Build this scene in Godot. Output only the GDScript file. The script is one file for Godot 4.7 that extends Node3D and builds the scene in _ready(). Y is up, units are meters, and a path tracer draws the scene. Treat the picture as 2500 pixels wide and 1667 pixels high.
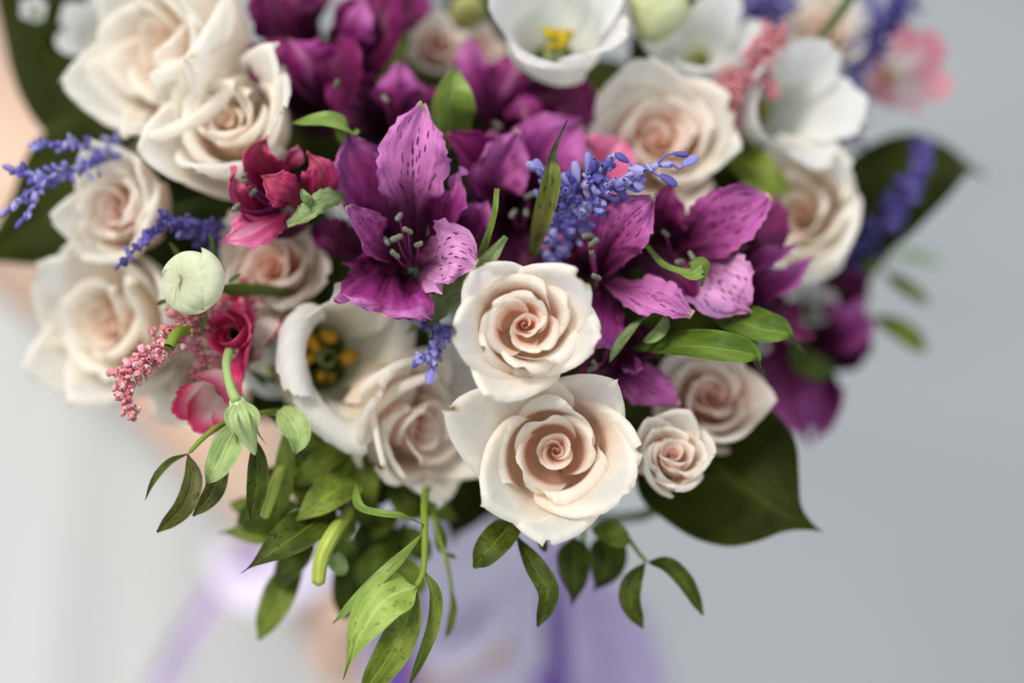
extends Node3D

const PX := 0.000132      # metres per photo pixel at the focus distance
const DIST := 0.8
const PITCH := 22.0
var cam_basis: Basis
var eye: Vector3
var centre := Vector3(0, 1.15, 0)
var used := {}
var noise := FastNoiseLite.new()
var M := {}

# ---------------------------------------------------------------- camera, light
func set_view() -> void:
	cam_basis = Basis.from_euler(Vector3(deg_to_rad(-PITCH), 0, 0))
	eye = centre + cam_basis.z * DIST
	var cam := Camera3D.new()
	cam.name = "camera"
	var lens := CameraAttributesPhysical.new()
	lens.frustum_focal_length = 127.2
	lens.exposure_aperture = 2.9
	lens.frustum_focus_distance = DIST - 0.004
	cam.attributes = lens
	cam.fov = rad_to_deg(2.0 * atan(1667.0 * PX / 2.0 / DIST))
	cam.near = 0.02
	cam.far = 400.0
	cam.transform = Transform3D(cam_basis, eye)
	cam.current = true
	add_child(cam)

func set_light() -> void:
	var sky_mat := ProceduralSkyMaterial.new()
	sky_mat.sky_top_color = Color(0.80, 0.84, 0.89)
	sky_mat.sky_horizon_color = Color(0.90, 0.905, 0.90)
	sky_mat.sky_curve = 0.3
	sky_mat.ground_bottom_color = Color(0.45, 0.46, 0.46)
	sky_mat.ground_horizon_color = Color(0.7, 0.71, 0.72)
	sky_mat.sun_angle_max = 1.0
	var sky := Sky.new()
	sky.sky_material = sky_mat
	var env := Environment.new()
	env.background_mode = Environment.BG_SKY
	env.sky = sky
	env.tonemap_mode = Environment.TONE_MAPPER_LINEAR
	env.tonemap_exposure = 1.38
	env.sdfgi_enabled = true
	env.ssao_enabled = true
	env.ssil_enabled = true
	var we := WorldEnvironment.new()
	we.name = "world_environment"
	we.environment = env
	add_child(we)
	var sun := DirectionalLight3D.new()
	sun.name = "sun"
	sun.light_energy = 0.68
	sun.light_angular_distance = 16.0
	sun.light_color = Color(1.0, 0.965, 0.92)
	sun.shadow_enabled = true
	var towards := Vector3(-0.45, 0.85, 0.55)
	sun.transform = Transform3D(Basis.looking_at(-towards.normalized(), Vector3.UP), Vector3(0, 5, 0))
	add_child(sun)

# ---------------------------------------------------------------- bookkeeping
func numbered(called: String) -> String:
	var n: int = used.get(called, 0)
	used[called] = n + 1
	return called if n == 0 else "%s_%03d" % [called, n]

func P(x: float, y: float, z := 0.0) -> Vector3:
	var k := PX * (DIST - z) / DIST
	return centre + cam_basis * Vector3((x - 1250.0) * k, (833.5 - y) * k, z)

# photo place -> the frame of a thing that stands at `at` and is turned like the camera
func Q(v: Vector3, at: Vector3) -> Vector3:
	return cam_basis.inverse() * (P(v.x, v.y, v.z) - at)

func thing(called: String, label: String, category: String, at: Vector3, group := "", basis := Basis()) -> Node3D:
	var o := Node3D.new()
	o.name = numbered(called)
	o.transform = Transform3D(basis, at)
	tag(o, label, category, group)
	add_child(o, true)
	return o

func tag(o: Node3D, label: String, category: String, group := "") -> void:
	o.set_meta("label", label)
	o.set_meta("category", category)
	if group:
		o.set_meta("group", group)

func part(called: String, mesh: Mesh, mat: Material, parent: Node3D, label := "") -> MeshInstance3D:
	var o := MeshInstance3D.new()
	o.name = called
	o.mesh = mesh
	o.material_override = mat
	if label:
		o.set_meta("label", label)
	parent.add_child(o, true)
	return o

func rnd(n: int) -> RandomNumberGenerator:
	var r := RandomNumberGenerator.new()
	r.seed = n * 7919 + 13
	return r

# ---------------------------------------------------------------- meshes
func grid(pos: PackedVector3Array, uv: PackedVector2Array, col: PackedColorArray, nu: int, nv: int) -> ArrayMesh:
	var w := nu + 1
	var nor := PackedVector3Array()
	nor.resize(pos.size())
	for j in nv + 1:
		var ja := maxi(j - 1, 0)
		var jb := mini(j + 1, nv)
		for i in w:
			var ia := maxi(i - 1, 0)
			var ib := mini(i + 1, nu)
			var n := (pos[j * w + ib] - pos[j * w + ia]).cross(pos[jb * w + i] - pos[ja * w + i])
			nor[j * w + i] = n.normalized() if n.length_squared() > 1e-22 else Vector3.UP
	var idx := PackedInt32Array()
	for j in nv:
		for i in nu:
			var a := j * w + i
			idx.append_array([a, a + w, a + 1, a + 1, a + w, a + w + 1])
	var arr := []
	arr.resize(Mesh.ARRAY_MAX)
	arr[Mesh.ARRAY_VERTEX] = pos
	arr[Mesh.ARRAY_NORMAL] = nor
	arr[Mesh.ARRAY_TEX_UV] = uv
	if col.size():
		arr[Mesh.ARRAY_COLOR] = col
	arr[Mesh.ARRAY_INDEX] = idx
	var m := ArrayMesh.new()
	m.add_surface_from_arrays(Mesh.PRIMITIVE_TRIANGLES, arr)
	return m

func tube(pts: Array, radii: Array, sides := 8, sub := 4, cap := true) -> ArrayMesh:
	var path := smooth(pts, sub)
	var n := path.size() - 1
	var pos := PackedVector3Array()
	var uv := PackedVector2Array()
	var side := Vector3.RIGHT
	for j in n + 1:
		var t := (path[mini(j + 1, n)] - path[maxi(j - 1, 0)]).normalized()
		if j == 0:
			side = t.cross(Vector3.UP if absf(t.y) < 0.9 else Vector3.RIGHT).normalized()
		side = (side - t * side.dot(t)).normalized()
		var bi := t.cross(side)
		var f := float(j) / n * (radii.size() - 1)
		var k := mini(int(f), radii.size() - 2)
		var r: float = lerpf(radii[k], radii[k + 1], f - k)
		if cap and (j == 0 or j == n):
			r *= 0.05
		for i in sides + 1:
			var a := TAU * i / sides
			pos.append(path[j] + (side * cos(a) + bi * sin(a)) * r)
			uv.append(Vector2(float(i) / sides, float(j) / n))
	return grid(pos, uv, PackedColorArray(), sides, n)

func smooth(pts: Array, sub: int) -> PackedVector3Array:
	var out := PackedVector3Array()
	var n := pts.size()
	for k in n - 1:
		var a: Vector3 = pts[maxi(k - 1, 0)]
		var b: Vector3 = pts[k]
		var c: Vector3 = pts[k + 1]
		var d: Vector3 = pts[mini(k + 2, n - 1)]
		if k == 0:
			a = b * 2.0 - c
		if k == n - 2:
			d = c * 2.0 - b
		for s in sub:
			out.append(b.cubic_interpolate(c, a, d, float(s) / sub))
	out.append(pts[n - 1])
	return out

# ---------------------------------------------------------------- rose
# one petal round the axis +Z of the flower, in units of the flower's radius: a cup of radius `rad` and depth `hb`, then `len` of
# blade that leans by `tm` and ends in a lip that rolls outwards by `curl`; `folds` = [height on the midline, height at the side,
# which side, radius of the roll] are straight lines over which the petal is rolled back
func rose_petal(d: Dictionary, size: float, sd: int, inner: Color, outer: Color, base: Color) -> ArrayMesh:
	var nu: int = d.get("nu", 26)
	var nv: int = d.get("nv", 24)
	var phi: float = d.phi
	var w: float = d.w
	var rad: float = d.rad
	var hb: float = d.get("hb", 0.35)
	var z0: float = d.get("z", 0.0)
	var length: float = d.len
	var tm: float = d.tm
	var curl: float = d.get("curl", 0.0)
	var from: float = d.get("from", 0.6)
	var spiral: float = d.get("spiral", 0.0)
	var drop: float = d.get("drop", 0.25)
	var power: float = d.get("pow", 2.6)
	var wob: float = d.get("wob", 0.02)
	var crease: float = d.get("crease", 0.0)
	var skew: float = d.get("skew", 0.0)
	var taper: float = d.get("taper", 0.35)
	var folds: Array = d.get("folds", [])
	var nick: float = d.get("nick", 0.0)
	var nick_at := noise.get_noise_2d(sd * 77.0, 5.0) * 1.2
	var stain: float = d.get("stain", 0.6)
	# the profile: radius, height and lean along the petal
	var steps := 60
	var whole := rad * 1.2 + hb * 0.5 + length
	var prof := []
	var r := 0.0
	var h := 0.0
	var share := (rad * 1.2 + hb * 0.5) / whole
	for k in steps + 1:
		var y := float(k) / steps
		var th := 0.0
		if y < share:
			var q := PI / 2 * y / share
			r = rad * sin(q)
			h = hb * (1.0 - cos(q))
			th = atan2(rad * cos(q), maxf(hb * sin(q), 1e-4))
		else:
			var s := (y - share) / (1.0 - share)
			var roll := clampf((s - from) / (1.0 - from), 0, 1)
			th = tm * smoothstep(0.0, 0.5, s) + curl * (0.3 * roll + 0.7 * roll * roll * (3.0 - 2.0 * roll))
			r += sin(th) * whole / steps
			h += cos(th) * whole / steps
		prof.append(Vector3(r, h, th))
	var rw := rad + maxf(0.0, sin(tm)) * length * 0.5
	var pos := PackedVector3Array()
	var uv := PackedVector2Array()
	var col := PackedColorArray()
	for j in nv + 1:
		for i in nu + 1:
			var u := 2.0 * i / nu - 1.0
			var au := absf(u)
			var edge := noise.get_noise_2d(u * 50.0 + sd * 37.0, sd * 11.0) + 0.3 * noise.get_noise_2d(u * 260.0, sd * 19.0)
			edge -= nick * exp(-pow((u - nick_at) / 0.06, 2.0))
			var t := float(j) / nv
			var x := u * w * rw * (0.75 + 0.25 * smoothstep(0.0, 0.4, t)) * (1.0 - taper * pow(maxf(0.0, t - 0.5) * 2.0, 2.2))
			var y := whole * (1.0 - (1.0 - share) * (drop * pow(au, power) - skew * u - edge * wob * 2.0)) * t
			var n := 0.0
			for f in folds:
				# line from (0, ya) to (side * w * rw, yb); beyond it the sheet is wound round a roll
				var a := Vector2(0, f[0] * whole)
				var b := Vector2(f[2] * w * rw, f[1] * whole)
				var dir: Vector2 = (b - a).normalized() * f[2]
				var up := Vector2(-dir.y, dir.x)
				var rel := Vector2(x, y) - a
				var beyond: float = rel.dot(up)
				if beyond > 0.0:
					var rho: float = f[3] * (1.0 + 0.25 * noise.get_noise_2d(rel.dot(dir) * 60.0, sd * 23.0))
					var q := minf(beyond / rho, 3.4)
					var rest := beyond - q * rho
					var moved := rho * sin(q) + rest * cos(q)
					x += up.x * (moved - beyond)
					y += up.y * (moved - beyond)
					n += rho * (1.0 - cos(q)) + rest * sin(q)
			var k := clampf(y / whole, 0.0, 1.0) * steps
			var k0 := mini(int(k), steps - 1)
			var p: Vector3 = prof[k0].lerp(prof[k0 + 1], k - k0)
			var over := maxf(0.0, y - whole)
			var n1 := noise.get_noise_3d(u * 24.0 + sd * 53.0, t * 26.0, sd * 5.0) * wob * t
			n1 += crease * t * (noise.get_noise_3d(u * 110.0 + sd * 31.0, t * 60.0, sd * 3.0) + 0.5 * noise.get_noise_3d(u * 240.0, t * 180.0, sd * 9.0))
			var rr := p.x + (n + n1) * cos(p.z) + spiral * u * smoothstep(0.0, 0.3, t) + over * sin(p.z)
			var hh := p.y - (n + n1) * sin(p.z) + over * cos(p.z)
			var ang := phi + x / rw
			rr = maxf(rr, 0.004)
			pos.append(Vector3(cos(ang) * rr, sin(ang) * rr, z0 + hh) * size)
			uv.append(Vector2(u * 0.5 + 0.5, t))
			var tint := base.lerp(inner, smoothstep(0.05, 0.3, t)).lerp(outer, smoothstep(0.4, 0.95, t))
			var worn := smoothstep(0.955, 1.0, t) * clampf(noise.get_noise_2d(u * 160.0 + sd * 71.0, 40.0) * 2.2 + 0.15, 0, 1)
			tint = tint * (1.0 + 0.09 * noise.get_noise_2d(u * 240.0 + sd * 13.0, t * 30.0) + 0.07 * noise.get_noise_2d(u * 40.0 + sd * 3.0, t * 60.0))
			col.append(tint.lerp(Color(0.62, 0.47, 0.22), worn * stain))
	return grid(pos, uv, col, nu, nv)

func axis_basis(axis: Vector3, roll := 0.0) -> Basis:
	var z := axis.normalized()
	var x := Vector3.UP.cross(z)
	x = x.normalized() if x.length() > 0.05 else Vector3.RIGHT
	return Basis(x, z.cross(x), z) * Basis(Vector3(0, 0, 1), roll)

# the petals of the heart, from tight to loose: nested funnels
func rose_heart(n: int, sd: int, reach: float, top := 0.0) -> Array:
	var r := rnd(sd)
	var out := []
	var phi := r.randf() * TAU
	for k in n:
		var f := float(k) / (n - 1)
		var rim := lerpf(0.022, reach, pow(f, 1.2)) * r.randf_range(0.95, 1.05)
		var ln := lerpf(0.18, 0.36, f)
		var e := {
			"phi": phi, "w": lerpf(2.6, 1.5, pow(f, 0.7)) * r.randf_range(0.9, 1.1), "rad": rim * lerpf(0.8, 0.70, f), "spiral": lerpf(0.014, 0.06, f), "hb": lerpf(0.04, 0.1, f), "z": lerpf(0.58, 0.42, pow(f, 0.7)) + top * f + r.randf_range(-0.02, 0.02),
			"len": ln, "tm": rim * lerpf(0.4, 0.6, f) / ln * r.randf_range(0.8, 1.3), "curl": lerpf(0.1, 0.7, f) * r.randf_range(0.3, 1.5), "from": 0.8,
			"drop": lerpf(0.12, 0.3, f), "pow": 2.2, "wob": 0.016, "nu": 28, "nv": 18, "stain": 0.0,
		}
		if f > 0.45:
			e.folds = [[1.0, lerpf(0.8, 0.62, f), 1, 0.025], [0.99, lerpf(0.8, 0.66, f), -1, 0.025]]
		out.append(e)
		phi += 2.4 + r.randf_range(-0.4, 0.4)
	return out

# ---------------------------------------------------------------- blades: leaves, tepals, ribbons
const LEAF := [0.10, 0.46, 0.76, 0.95, 1.0, 0.98, 0.86, 0.60, 0.10]
const OVATE := [0.10, 0.75, 1.0, 1.0, 0.90, 0.70, 0.40, 0.12, 0.02]
const TEPAL := [0.20, 0.32, 0.50, 0.72, 0.90, 1.0, 0.99, 0.88, 0.68, 0.40, 0.14]
const BROAD := [0.25, 0.42, 0.64, 0.84, 0.97, 1.0, 0.96, 0.80, 0.48, 0.16, 0.06]
const FAN := [0.35, 0.55, 0.76, 0.93, 1.0, 0.97, 0.80, 0.40]
const DRY := [0.20, 0.70, 0.98, 1.0, 0.92, 0.72, 0.30, 0.15, 0.10, 0.05]
const STRAP := [1.0, 1.0, 1.0, 1.0]

# a curved sheet along the photo places `pts`; `hw` is its half-width in photo pixels, `face` the way its upper side looks (camera axes)
func blade(pts: Array, hw: float, face: Vector3, at: Vector3, d := {}) -> ArrayMesh:
	var local := []
	for p in pts:
		local.append(Q(p, at))
	var sub := int(d.get("sub", 8))
	var path := smooth(local, sub)
	var n := path.size() - 1
	var nu: int = d.get("nu", 12)
	var prof: Array = d.get("prof", LEAF)
	var cup: float = d.get("cup", 0.5)
	var cup2: float = d.get("cup2", cup)
	var ruffle: float = d.get("ruffle", 0.0)
	var keel: float = d.get("keel", 0.0)
	var rough: float = d.get("ragged", 0.0)
	var groove: float = d.get("groove", 0.05)
	var face2: Vector3 = d.get("face2", face)
	var sd: int = d.get("seed", int(pts[0].x * 3.0 + pts[0].y))
	var w0 := hw * PX
	var pos := PackedVector3Array()
	var uv := PackedVector2Array()
	for j in n + 1:
		var v := float(j) / n
		var t := (path[mini(j + 1, n)] - path[maxi(j - 1, 0)]).normalized()
		var f := face.lerp(face2, v).normalized()
		var side := f.cross(t)
		side = side.normalized() if side.length() > 0.02 else Vector3.RIGHT
		var up := t.cross(side).normalized()
		var q := v * (prof.size() - 1)
		var k := mini(int(q), prof.size() - 2)
		var a0: float = prof[maxi(k - 1, 0)]
		var b0: float = prof[k]
		var c0: float = prof[k + 1]
		var d0: float = prof[mini(k + 2, prof.size() - 1)]
		var half := w0 * maxf(0.01, cubic_interpolate(b0, c0, a0, d0, q - k))
		var c := lerpf(cup, cup2, v)
		for i in nu + 1:
			var u := 2.0 * i / nu - 1.0
			var au := absf(u)
			var hw2 := half * (1.0 + rough * noise.get_noise_2d(v * 900.0 + sd * 31.0, signf(u) * 200.0 + sd) * au)
			var x := u * hw2
			var y := 0.0
			if absf(c) > 0.01:
				x = sin(u * c) / c * hw2
				y = (1.0 - cos(u * c)) / c * hw2
			y += keel * au * hw2
			y += ruffle * w0 * au * au * (noise.get_noise_2d(v * 130.0 + sd * 17.0, u * 25.0 + sd * 3.0) * 1.6 + 0.4 * noise.get_noise_2d(v * 420.0, sd * 7.0 + signf(u) * 90.0))
			y += 0.10 * w0 * noise.get_noise_2d(v * 60.0 + sd * 5.0, u * 60.0) * float(d.get("lump", 1.0))
			y -= groove * w0 * exp(-u * u * 40.0) * smoothstep(0.0, 0.3, v)
			y += groove * 0.6 * w0 * noise.get_noise_2d(u * 190.0 + sd * 11.0, v * 30.0)
			pos.append(path[j] + side * x + up * y)
			uv.append(Vector2(u * 0.5 + 0.5, v))
	return grid(pos, uv, PackedColorArray(), nu, n)

func join(list: Array) -> ArrayMesh:
	var st := SurfaceTool.new()
	for m in list:
		st.append_from(m, 0, Transform3D())
	return st.commit()

# a closed round body turned about Y, `rows` of [radius, height]
func lathe(rows: Array, sides := 8, ridge := 0.0) -> ArrayMesh:
	var pos := PackedVector3Array()
	var uv := PackedVector2Array()
	for j in rows.size():
		for i in sides + 1:
			var a := TAU * i / sides
			var r: float = rows[j][0] * (1.0 + ridge * (1.0 if i % 2 == 0 else -1.0))
			pos.append(Vector3(cos(a) * r, rows[j][1], sin(a) * r))
			uv.append(Vector2(float(i) / sides, float(j) / (rows.size() - 1)))
	return grid(pos, uv, PackedColorArray(), sides, rows.size() - 1)

func along(dir: Vector3, at: Vector3, scale := Vector3.ONE, spin := 0.0) -> Transform3D:
	var y := dir.normalized()
	var x := y.cross(Vector3(0.31, 0.2, 0.93)).normalized()
	return Transform3D(Basis(x, y, x.cross(y)) * Basis(Vector3.UP, spin) * Basis.from_scale(scale), at)

# ---------------------------------------------------------------- textures
func paint(w: int, h: int, f: Callable) -> Image:
	var im := Image.create(w, h, false, Image.FORMAT_RGB8)
	for y in h:
		var v := 1.0 - (y + 0.5) / h
		for x in w:
			im.set_pixel(x, y, f.call((x + 0.5) / w, v))
	im.flip_y()
	return im

func streak(im: Image, u: float, v: float, ang: float, ln: float, wd: float, c: Color, strength := 0.9) -> void:
	var w := im.get_width()
	var h := im.get_height()
	var r := int(ln) + 2
	for dy in range(-r, r + 1):
		for dx in range(-r, r + 1):
			var x := int(u * w) + dx
			var y := int(v * h) + dy
			if x < 0 or y < 0 or x >= w or y >= h:
				continue
			var a := (dx * sin(ang) + dy * cos(ang)) / ln
			var b := (dx * cos(ang) - dy * sin(ang)) / wd
			var k := clampf((1.0 - a * a - b * b) * 2.2, 0, 1)
			if k > 0.0:
				im.set_pixel(x, y, im.get_pixel(x, y).lerp(c, k * strength))

func tex(im: Image) -> ImageTexture:
	return ImageTexture.create_from_image(im)

func sheet_mat(rough: float, back: float, t: Texture2D = null, spec := 0.35) -> StandardMaterial3D:
	var m := StandardMaterial3D.new()
	m.roughness = rough
	m.metallic_specular = spec
	if t:
		m.albedo_texture = t
	if back > 0.0:
		m.backlight_enabled = true
		m.backlight = Color(back, back, back)
	m.cull_mode = BaseMaterial3D.CULL_DISABLED
	return m

func veins(m: StandardMaterial3D, t: Texture2D, depth: float) -> StandardMaterial3D:
	m.heightmap_enabled = true
	m.heightmap_texture = t
	m.heightmap_scale = depth
	return m

func n2(x: float, y: float) -> float:
	return noise.get_noise_2d(x, y)

func spotted(sd: int, tip: Color, mid: Color, low: Color, dark: Color, pale_end := 0.0) -> Image:
	var im := paint(192, 288, func(u: float, v: float) -> Color:
		var c := low.lerp(mid, smoothstep(0.1, 0.55, v)).lerp(tip, smoothstep(0.5, 0.95, v + 0.3 * absf(u - 0.5)))
		var vein := n2(((u - 0.5) / (0.35 + v) * 420.0) + sd * 50.0, v * 40.0)
		c = c.lerp(c.lightened(0.25), clampf(vein * 0.9, 0, 1)).lerp(c.darkened(0.3), clampf(-vein * 0.8, 0, 1))
		c = c.lerp(Color(0.92, 0.80, 0.82), pale_end * smoothstep(0.86, 1.0, v) * smoothstep(0.3, 0.0, absf(u - 0.5)))
		c = c.lerp(Color(0.80, 0.78, 0.62), 0.9 * smoothstep(0.955, 0.995, v))
		c = c.lerp(c.darkened(0.45), 0.6 * smoothstep(0.05, 0.0, absf(u - 0.5)) * smoothstep(0.5, 0.1, v))
		return c)
	var r := rnd(sd)
	for row in 13:
		for side in [-1, 1]:
			var k := row * 0.055 + r.randf_range(0, 0.03)
			var v := 0.22 + k
			var spread := r.randf_range(0.02, 0.40) * smoothstep(0.1, 0.5, v)
			if v > 0.86:
				continue
			streak(im, 0.5 + side * spread * 0.95, v, side * spread * 1.1, r.randf_range(8, 16) * (0.6 + v * 0.5), r.randf_range(2.0, 3.4), dark, r.randf_range(0.45, 0.95))
	for k in 5:
		streak(im, 0.5 + r.randf_range(-0.03, 0.03), 0.45 + k * 0.09, 0.0, r.randf_range(7, 13), 3.0, dark)
	for k in 30:
		streak(im, 0.5 + r.randf_range(-0.2, 0.2), r.randf_range(0.12, 0.5), 0.0, r.randf_range(2, 4), 1.2, dark)
	return im

func plain_tepal(sd: int, tip: Color, mid: Color, low: Color, stripe: Color, amount: float) -> Image:
	return paint(160, 240, func(u: float, v: float) -> Color:
		var c := low.lerp(mid, smoothstep(0.15, 0.6, v)).lerp(tip, smoothstep(0.55, 0.95, v + 0.35 * absf(u - 0.5)))
		var vein := n2(((u - 0.5) / (0.35 + v) * 420.0) + sd * 50.0, v * 40.0)
		c = c.lerp(c.lightened(0.25), clampf(vein * 0.9, 0, 1)).lerp(c.darkened(0.3), clampf(-vein * 0.8, 0, 1))
		c = c.lerp(stripe, amount * smoothstep(0.16, 0.02, absf(u - 0.5 + 0.04 * n2(v * 90.0, sd))) * smoothstep(0.2, 0.6, v))
		c = c.lerp(Color(0.66, 0.66, 0.42), 0.9 * smoothstep(0.95, 0.99, v) * smoothstep(0.3, 0.1, absf(u - 0.5)))
		return c)

func leaf_image(sd: int, low: Color, high: Color, rib: Color, blotch: float, parallel: bool, dry := 0.0) -> Image:
	return paint(128, 320, func(u: float, v: float) -> Color:
		var x := absf(u - 0.5) * 2.0
		var c := low.lerp(high, clampf(0.5 + n2(u * 90.0 + sd * 40.0, v * 140.0) * 1.1, 0, 1))
		if parallel:
			c = c.lerp(c.lightened(0.22), clampf(n2((u - 0.5) * 700.0, v * 12.0 + sd), 0, 1) * 0.7)
		else:
			var side := absf(fposmod(v * 13.0 - x * 2.3 + n2(v * 60.0, u * 60.0) * 0.5, 1.0) - 0.5)
			c = c.lerp(rib, smoothstep(0.09, 0.0, side) * 0.20 * (1.0 - x * 0.6))
		c = c.lerp(rib, smoothstep(0.075, 0.02, x) * 0.75)
		var b := n2(u * 220.0 + sd * 91.0, v * 420.0)
		c = c.lerp(Color(0.13, 0.10, 0.04), blotch * smoothstep(0.28, 0.5, b))
		if dry > 0.0:
			c = c.lerp(Color(0.40, 0.40, 0.30).lerp(Color(0.18, 0.19, 0.13), clampf(0.5 + n2(u * 300.0, v * 500.0), 0, 1)), smoothstep(dry - 0.03, dry + 0.05, v + 0.06 * n2(u * 160.0, sd * 9.0)))
		c = c.lerp(high.lightened(0.25), smoothstep(0.95, 1.0, x) * 0.5)
		return c)

# ---------------------------------------------------------------- flowers
func bind() -> Vector3:
	return P(1150, 1270, -0.20)

func stem_to_bind(from: Vector3, back: Vector3, r: float, parent: Node3D) -> void:
	var inv := parent.transform.affine_inverse()
	var b := bind()
	var d := from.distance_to(b)
	var pts := [inv * from, inv * (from + back.normalized() * d * 0.3), inv * (b + (from - b) * 0.12)]
	part("stem", tube(pts, [r, r * 0.9, r * 0.8], 7, 5), M.stem, parent)

# petals of a rose: list of dictionaries for rose_petal; colours run from the heart to the rim
func rose(label: String, group: String, c: Vector3, size_px: float, axis: Vector3, roll: float, list: Array, tint: Dictionary, sd: int, called := "rose", category := "rose") -> Node3D:
	var size := size_px * PX * (DIST - c.z) / DIST
	var b := cam_basis * axis_basis(axis, roll)
	var squash: float = tint.get("squash", 1.0)
	var at := P(c.x, c.y, c.z) - b.z * size * float(tint.get("deep", 0.75))
	var o := thing(called, label, category, at, group, b)
	var n := list.size()
	var r := rnd(sd + 500)
	for k in n:
		var f := pow(float(k) / maxi(n - 1, 1), float(tint.get("fade", 0.8)))
		var inner: Color = tint.heart.lerp(tint.inner, f)
		var outer: Color = tint.heart_rim.lerp(tint.rim, minf(1.0, f * 1.5))
		var p := part("petal", rose_petal(list[k], size, sd * 40 + k, inner, outer, tint.base), tint.get("mat", M.petal), o)
		p.scale.x = squash
		if k > 4:
			p.rotation = Vector3(r.randf_range(-1, 1), r.randf_range(-1, 1), 0) * float(tint.get("loose", 0.09))
	part("hip", lathe([[0.0, -0.30], [0.12, -0.26], [0.17, -0.12], [0.14, -0.02], [0.30, 0.06], [0.0, 0.10]].map(func(e): return [e[0] * size, e[1] * size]), 10), M.stem, o).rotation.x = PI / 2
	stem_to_bind(at - b.z * size * 0.25, -b.z, 0.0022, o)
	return o

func ring(list: Array, n: int, start: float, d: Dictionary, sd: int) -> void:
	var r := rnd(sd)
	for k in n:
		var e := d.duplicate()
		e.phi = deg_to_rad(start) + TAU * ((k * 2) % n if n % 2 == 1 else k) / n + r.randf_range(-0.2, 0.2)
		e.len = d.len * r.randf_range(0.92, 1.1)
		e.tm = d.tm * r.randf_range(0.8, 1.2)
		e.curl = d.get("curl", 0.0) * r.randf_range(0.75, 1.3)
		e.rad = d.rad * r.randf_range(0.96, 1.05)
		if d.has("folds"):
			e.folds = d.folds.map(func(f): return [minf(f[0] + r.randf_range(-0.05, 0.03), 0.98), f[1] + r.randf_range(-0.15, 0.15), f[2], f[3] * r.randf_range(0.8, 1.3)])
		list.append(e)

func lips(a: float, b: float, rho: float) -> Array:
	return [[a, b, 1, rho], [a, b, -1, rho]]

func rose_list(sd: int, heart := 8, open := 1.0, outer := 5) -> Array:
	var list := rose_heart(heart, sd, 0.23)
	var r := rnd(sd)
	var st := r.randf() * 360.0
	ring(list, 3, st, {"w": 1.5, "rad": 0.24, "len": 0.52, "tm": 0.16, "hb": 0.2, "z": 0.28, "drop": 0.3, "pow": 2.2, "spiral": 0.06, "folds": lips(0.98, 0.55, 0.026), "nu": 28, "nv": 26, "stain": 0.1}, sd)
	ring(list, 3, st + 50, {"w": 1.4, "rad": 0.33, "len": 0.60, "tm": 0.14, "hb": 0.25, "z": 0.14, "drop": 0.28, "pow": 2.1, "spiral": 0.08, "wob": 0.03, "folds": [[0.86, 0.72, [1, -1][sd % 2], 0.04]], "nu": 30, "nv": 28, "stain": 0.3}, sd + 1)
	ring(list, 3, st + 110, {"w": 1.35, "rad": 0.42, "len": 0.68, "tm": 0.22 * open, "drop": 0.25, "pow": 2.0, "spiral": 0.09, "wob": 0.03, "folds": lips(0.97, 0.46, 0.04), "nu": 30, "nv": 28}, sd + 3)
	ring(list, outer, st + 25, {"w": 1.25, "rad": 0.52, "len": 0.84, "tm": 0.42 * open, "drop": 0.25, "pow": 1.9, "spiral": 0.09, "wob": 0.05, "crease": 0.018, "taper": 0.25, "nick": 0.6, "stain": 0.9, "folds": lips(0.97, 0.54, 0.04), "nu": 34, "nv": 32}, sd + 2)
	return list

# one bloom of alstroemeria: tepals = [pts, half-width, face, material name, options]
func alstroemeria(label: String, c: Vector3, tepals: Array, anthers: Array, throat: Vector3, wide := 1.0) -> Node3D:
	var at := P(c.x, c.y, c.z)
	var o := thing("alstroemeria", label, "alstroemeria", at, "purple alstroemeria blooms in the bouquet", cam_basis)
	for t in tepals:
		var d: Dictionary = t[4] if t.size() > 4 else {}
		t[1] *= wide
		var e := {"prof": TEPAL, "cup": 0.6, "ruffle": 0.36, "ragged": 0.18, "nu": 18, "sub": 10, "lump": 2.4, "groove": 0.055}
		e.merge(d, true)
		part("petal", blade(t[0], t[1], t[2], at, e), M[t[3]], o)
	var deep: Vector3 = Q(throat, at)
	part("floral_tube", tube([deep + Vector3(0, 0, -0.022), deep + Vector3(0, 0, -0.006), deep + Vector3(0, 0, 0.005)], [0.004, 0.0075, 0.012], 14, 5, false), M.throat, o)
	for a in anthers:
		var tip: Vector3 = Q(a, at)
		var low: Vector3 = Q(throat, at)
		var f := part("stamen", tube([low, low.lerp(tip, 0.55) + Vector3(0, -0.002, 0.001), tip], [0.0006, 0.0004, 0.00025], 6, 5), M.filament, o)
		var r := rnd(int(a.x + a.y))
		var an := part("anther", M.anther_mesh, M.anther, f)
		an.transform = along(Vector3(r.randf_range(-1, 1), r.randf_range(-0.6, 0.6), 0.5), tip, Vector3.ONE * r.randf_range(0.9, 1.1))
	stem_to_bind(at, (P(c.x, c.y, c.z - 0.1) - at), 0.0018, o)
	return o

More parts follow.
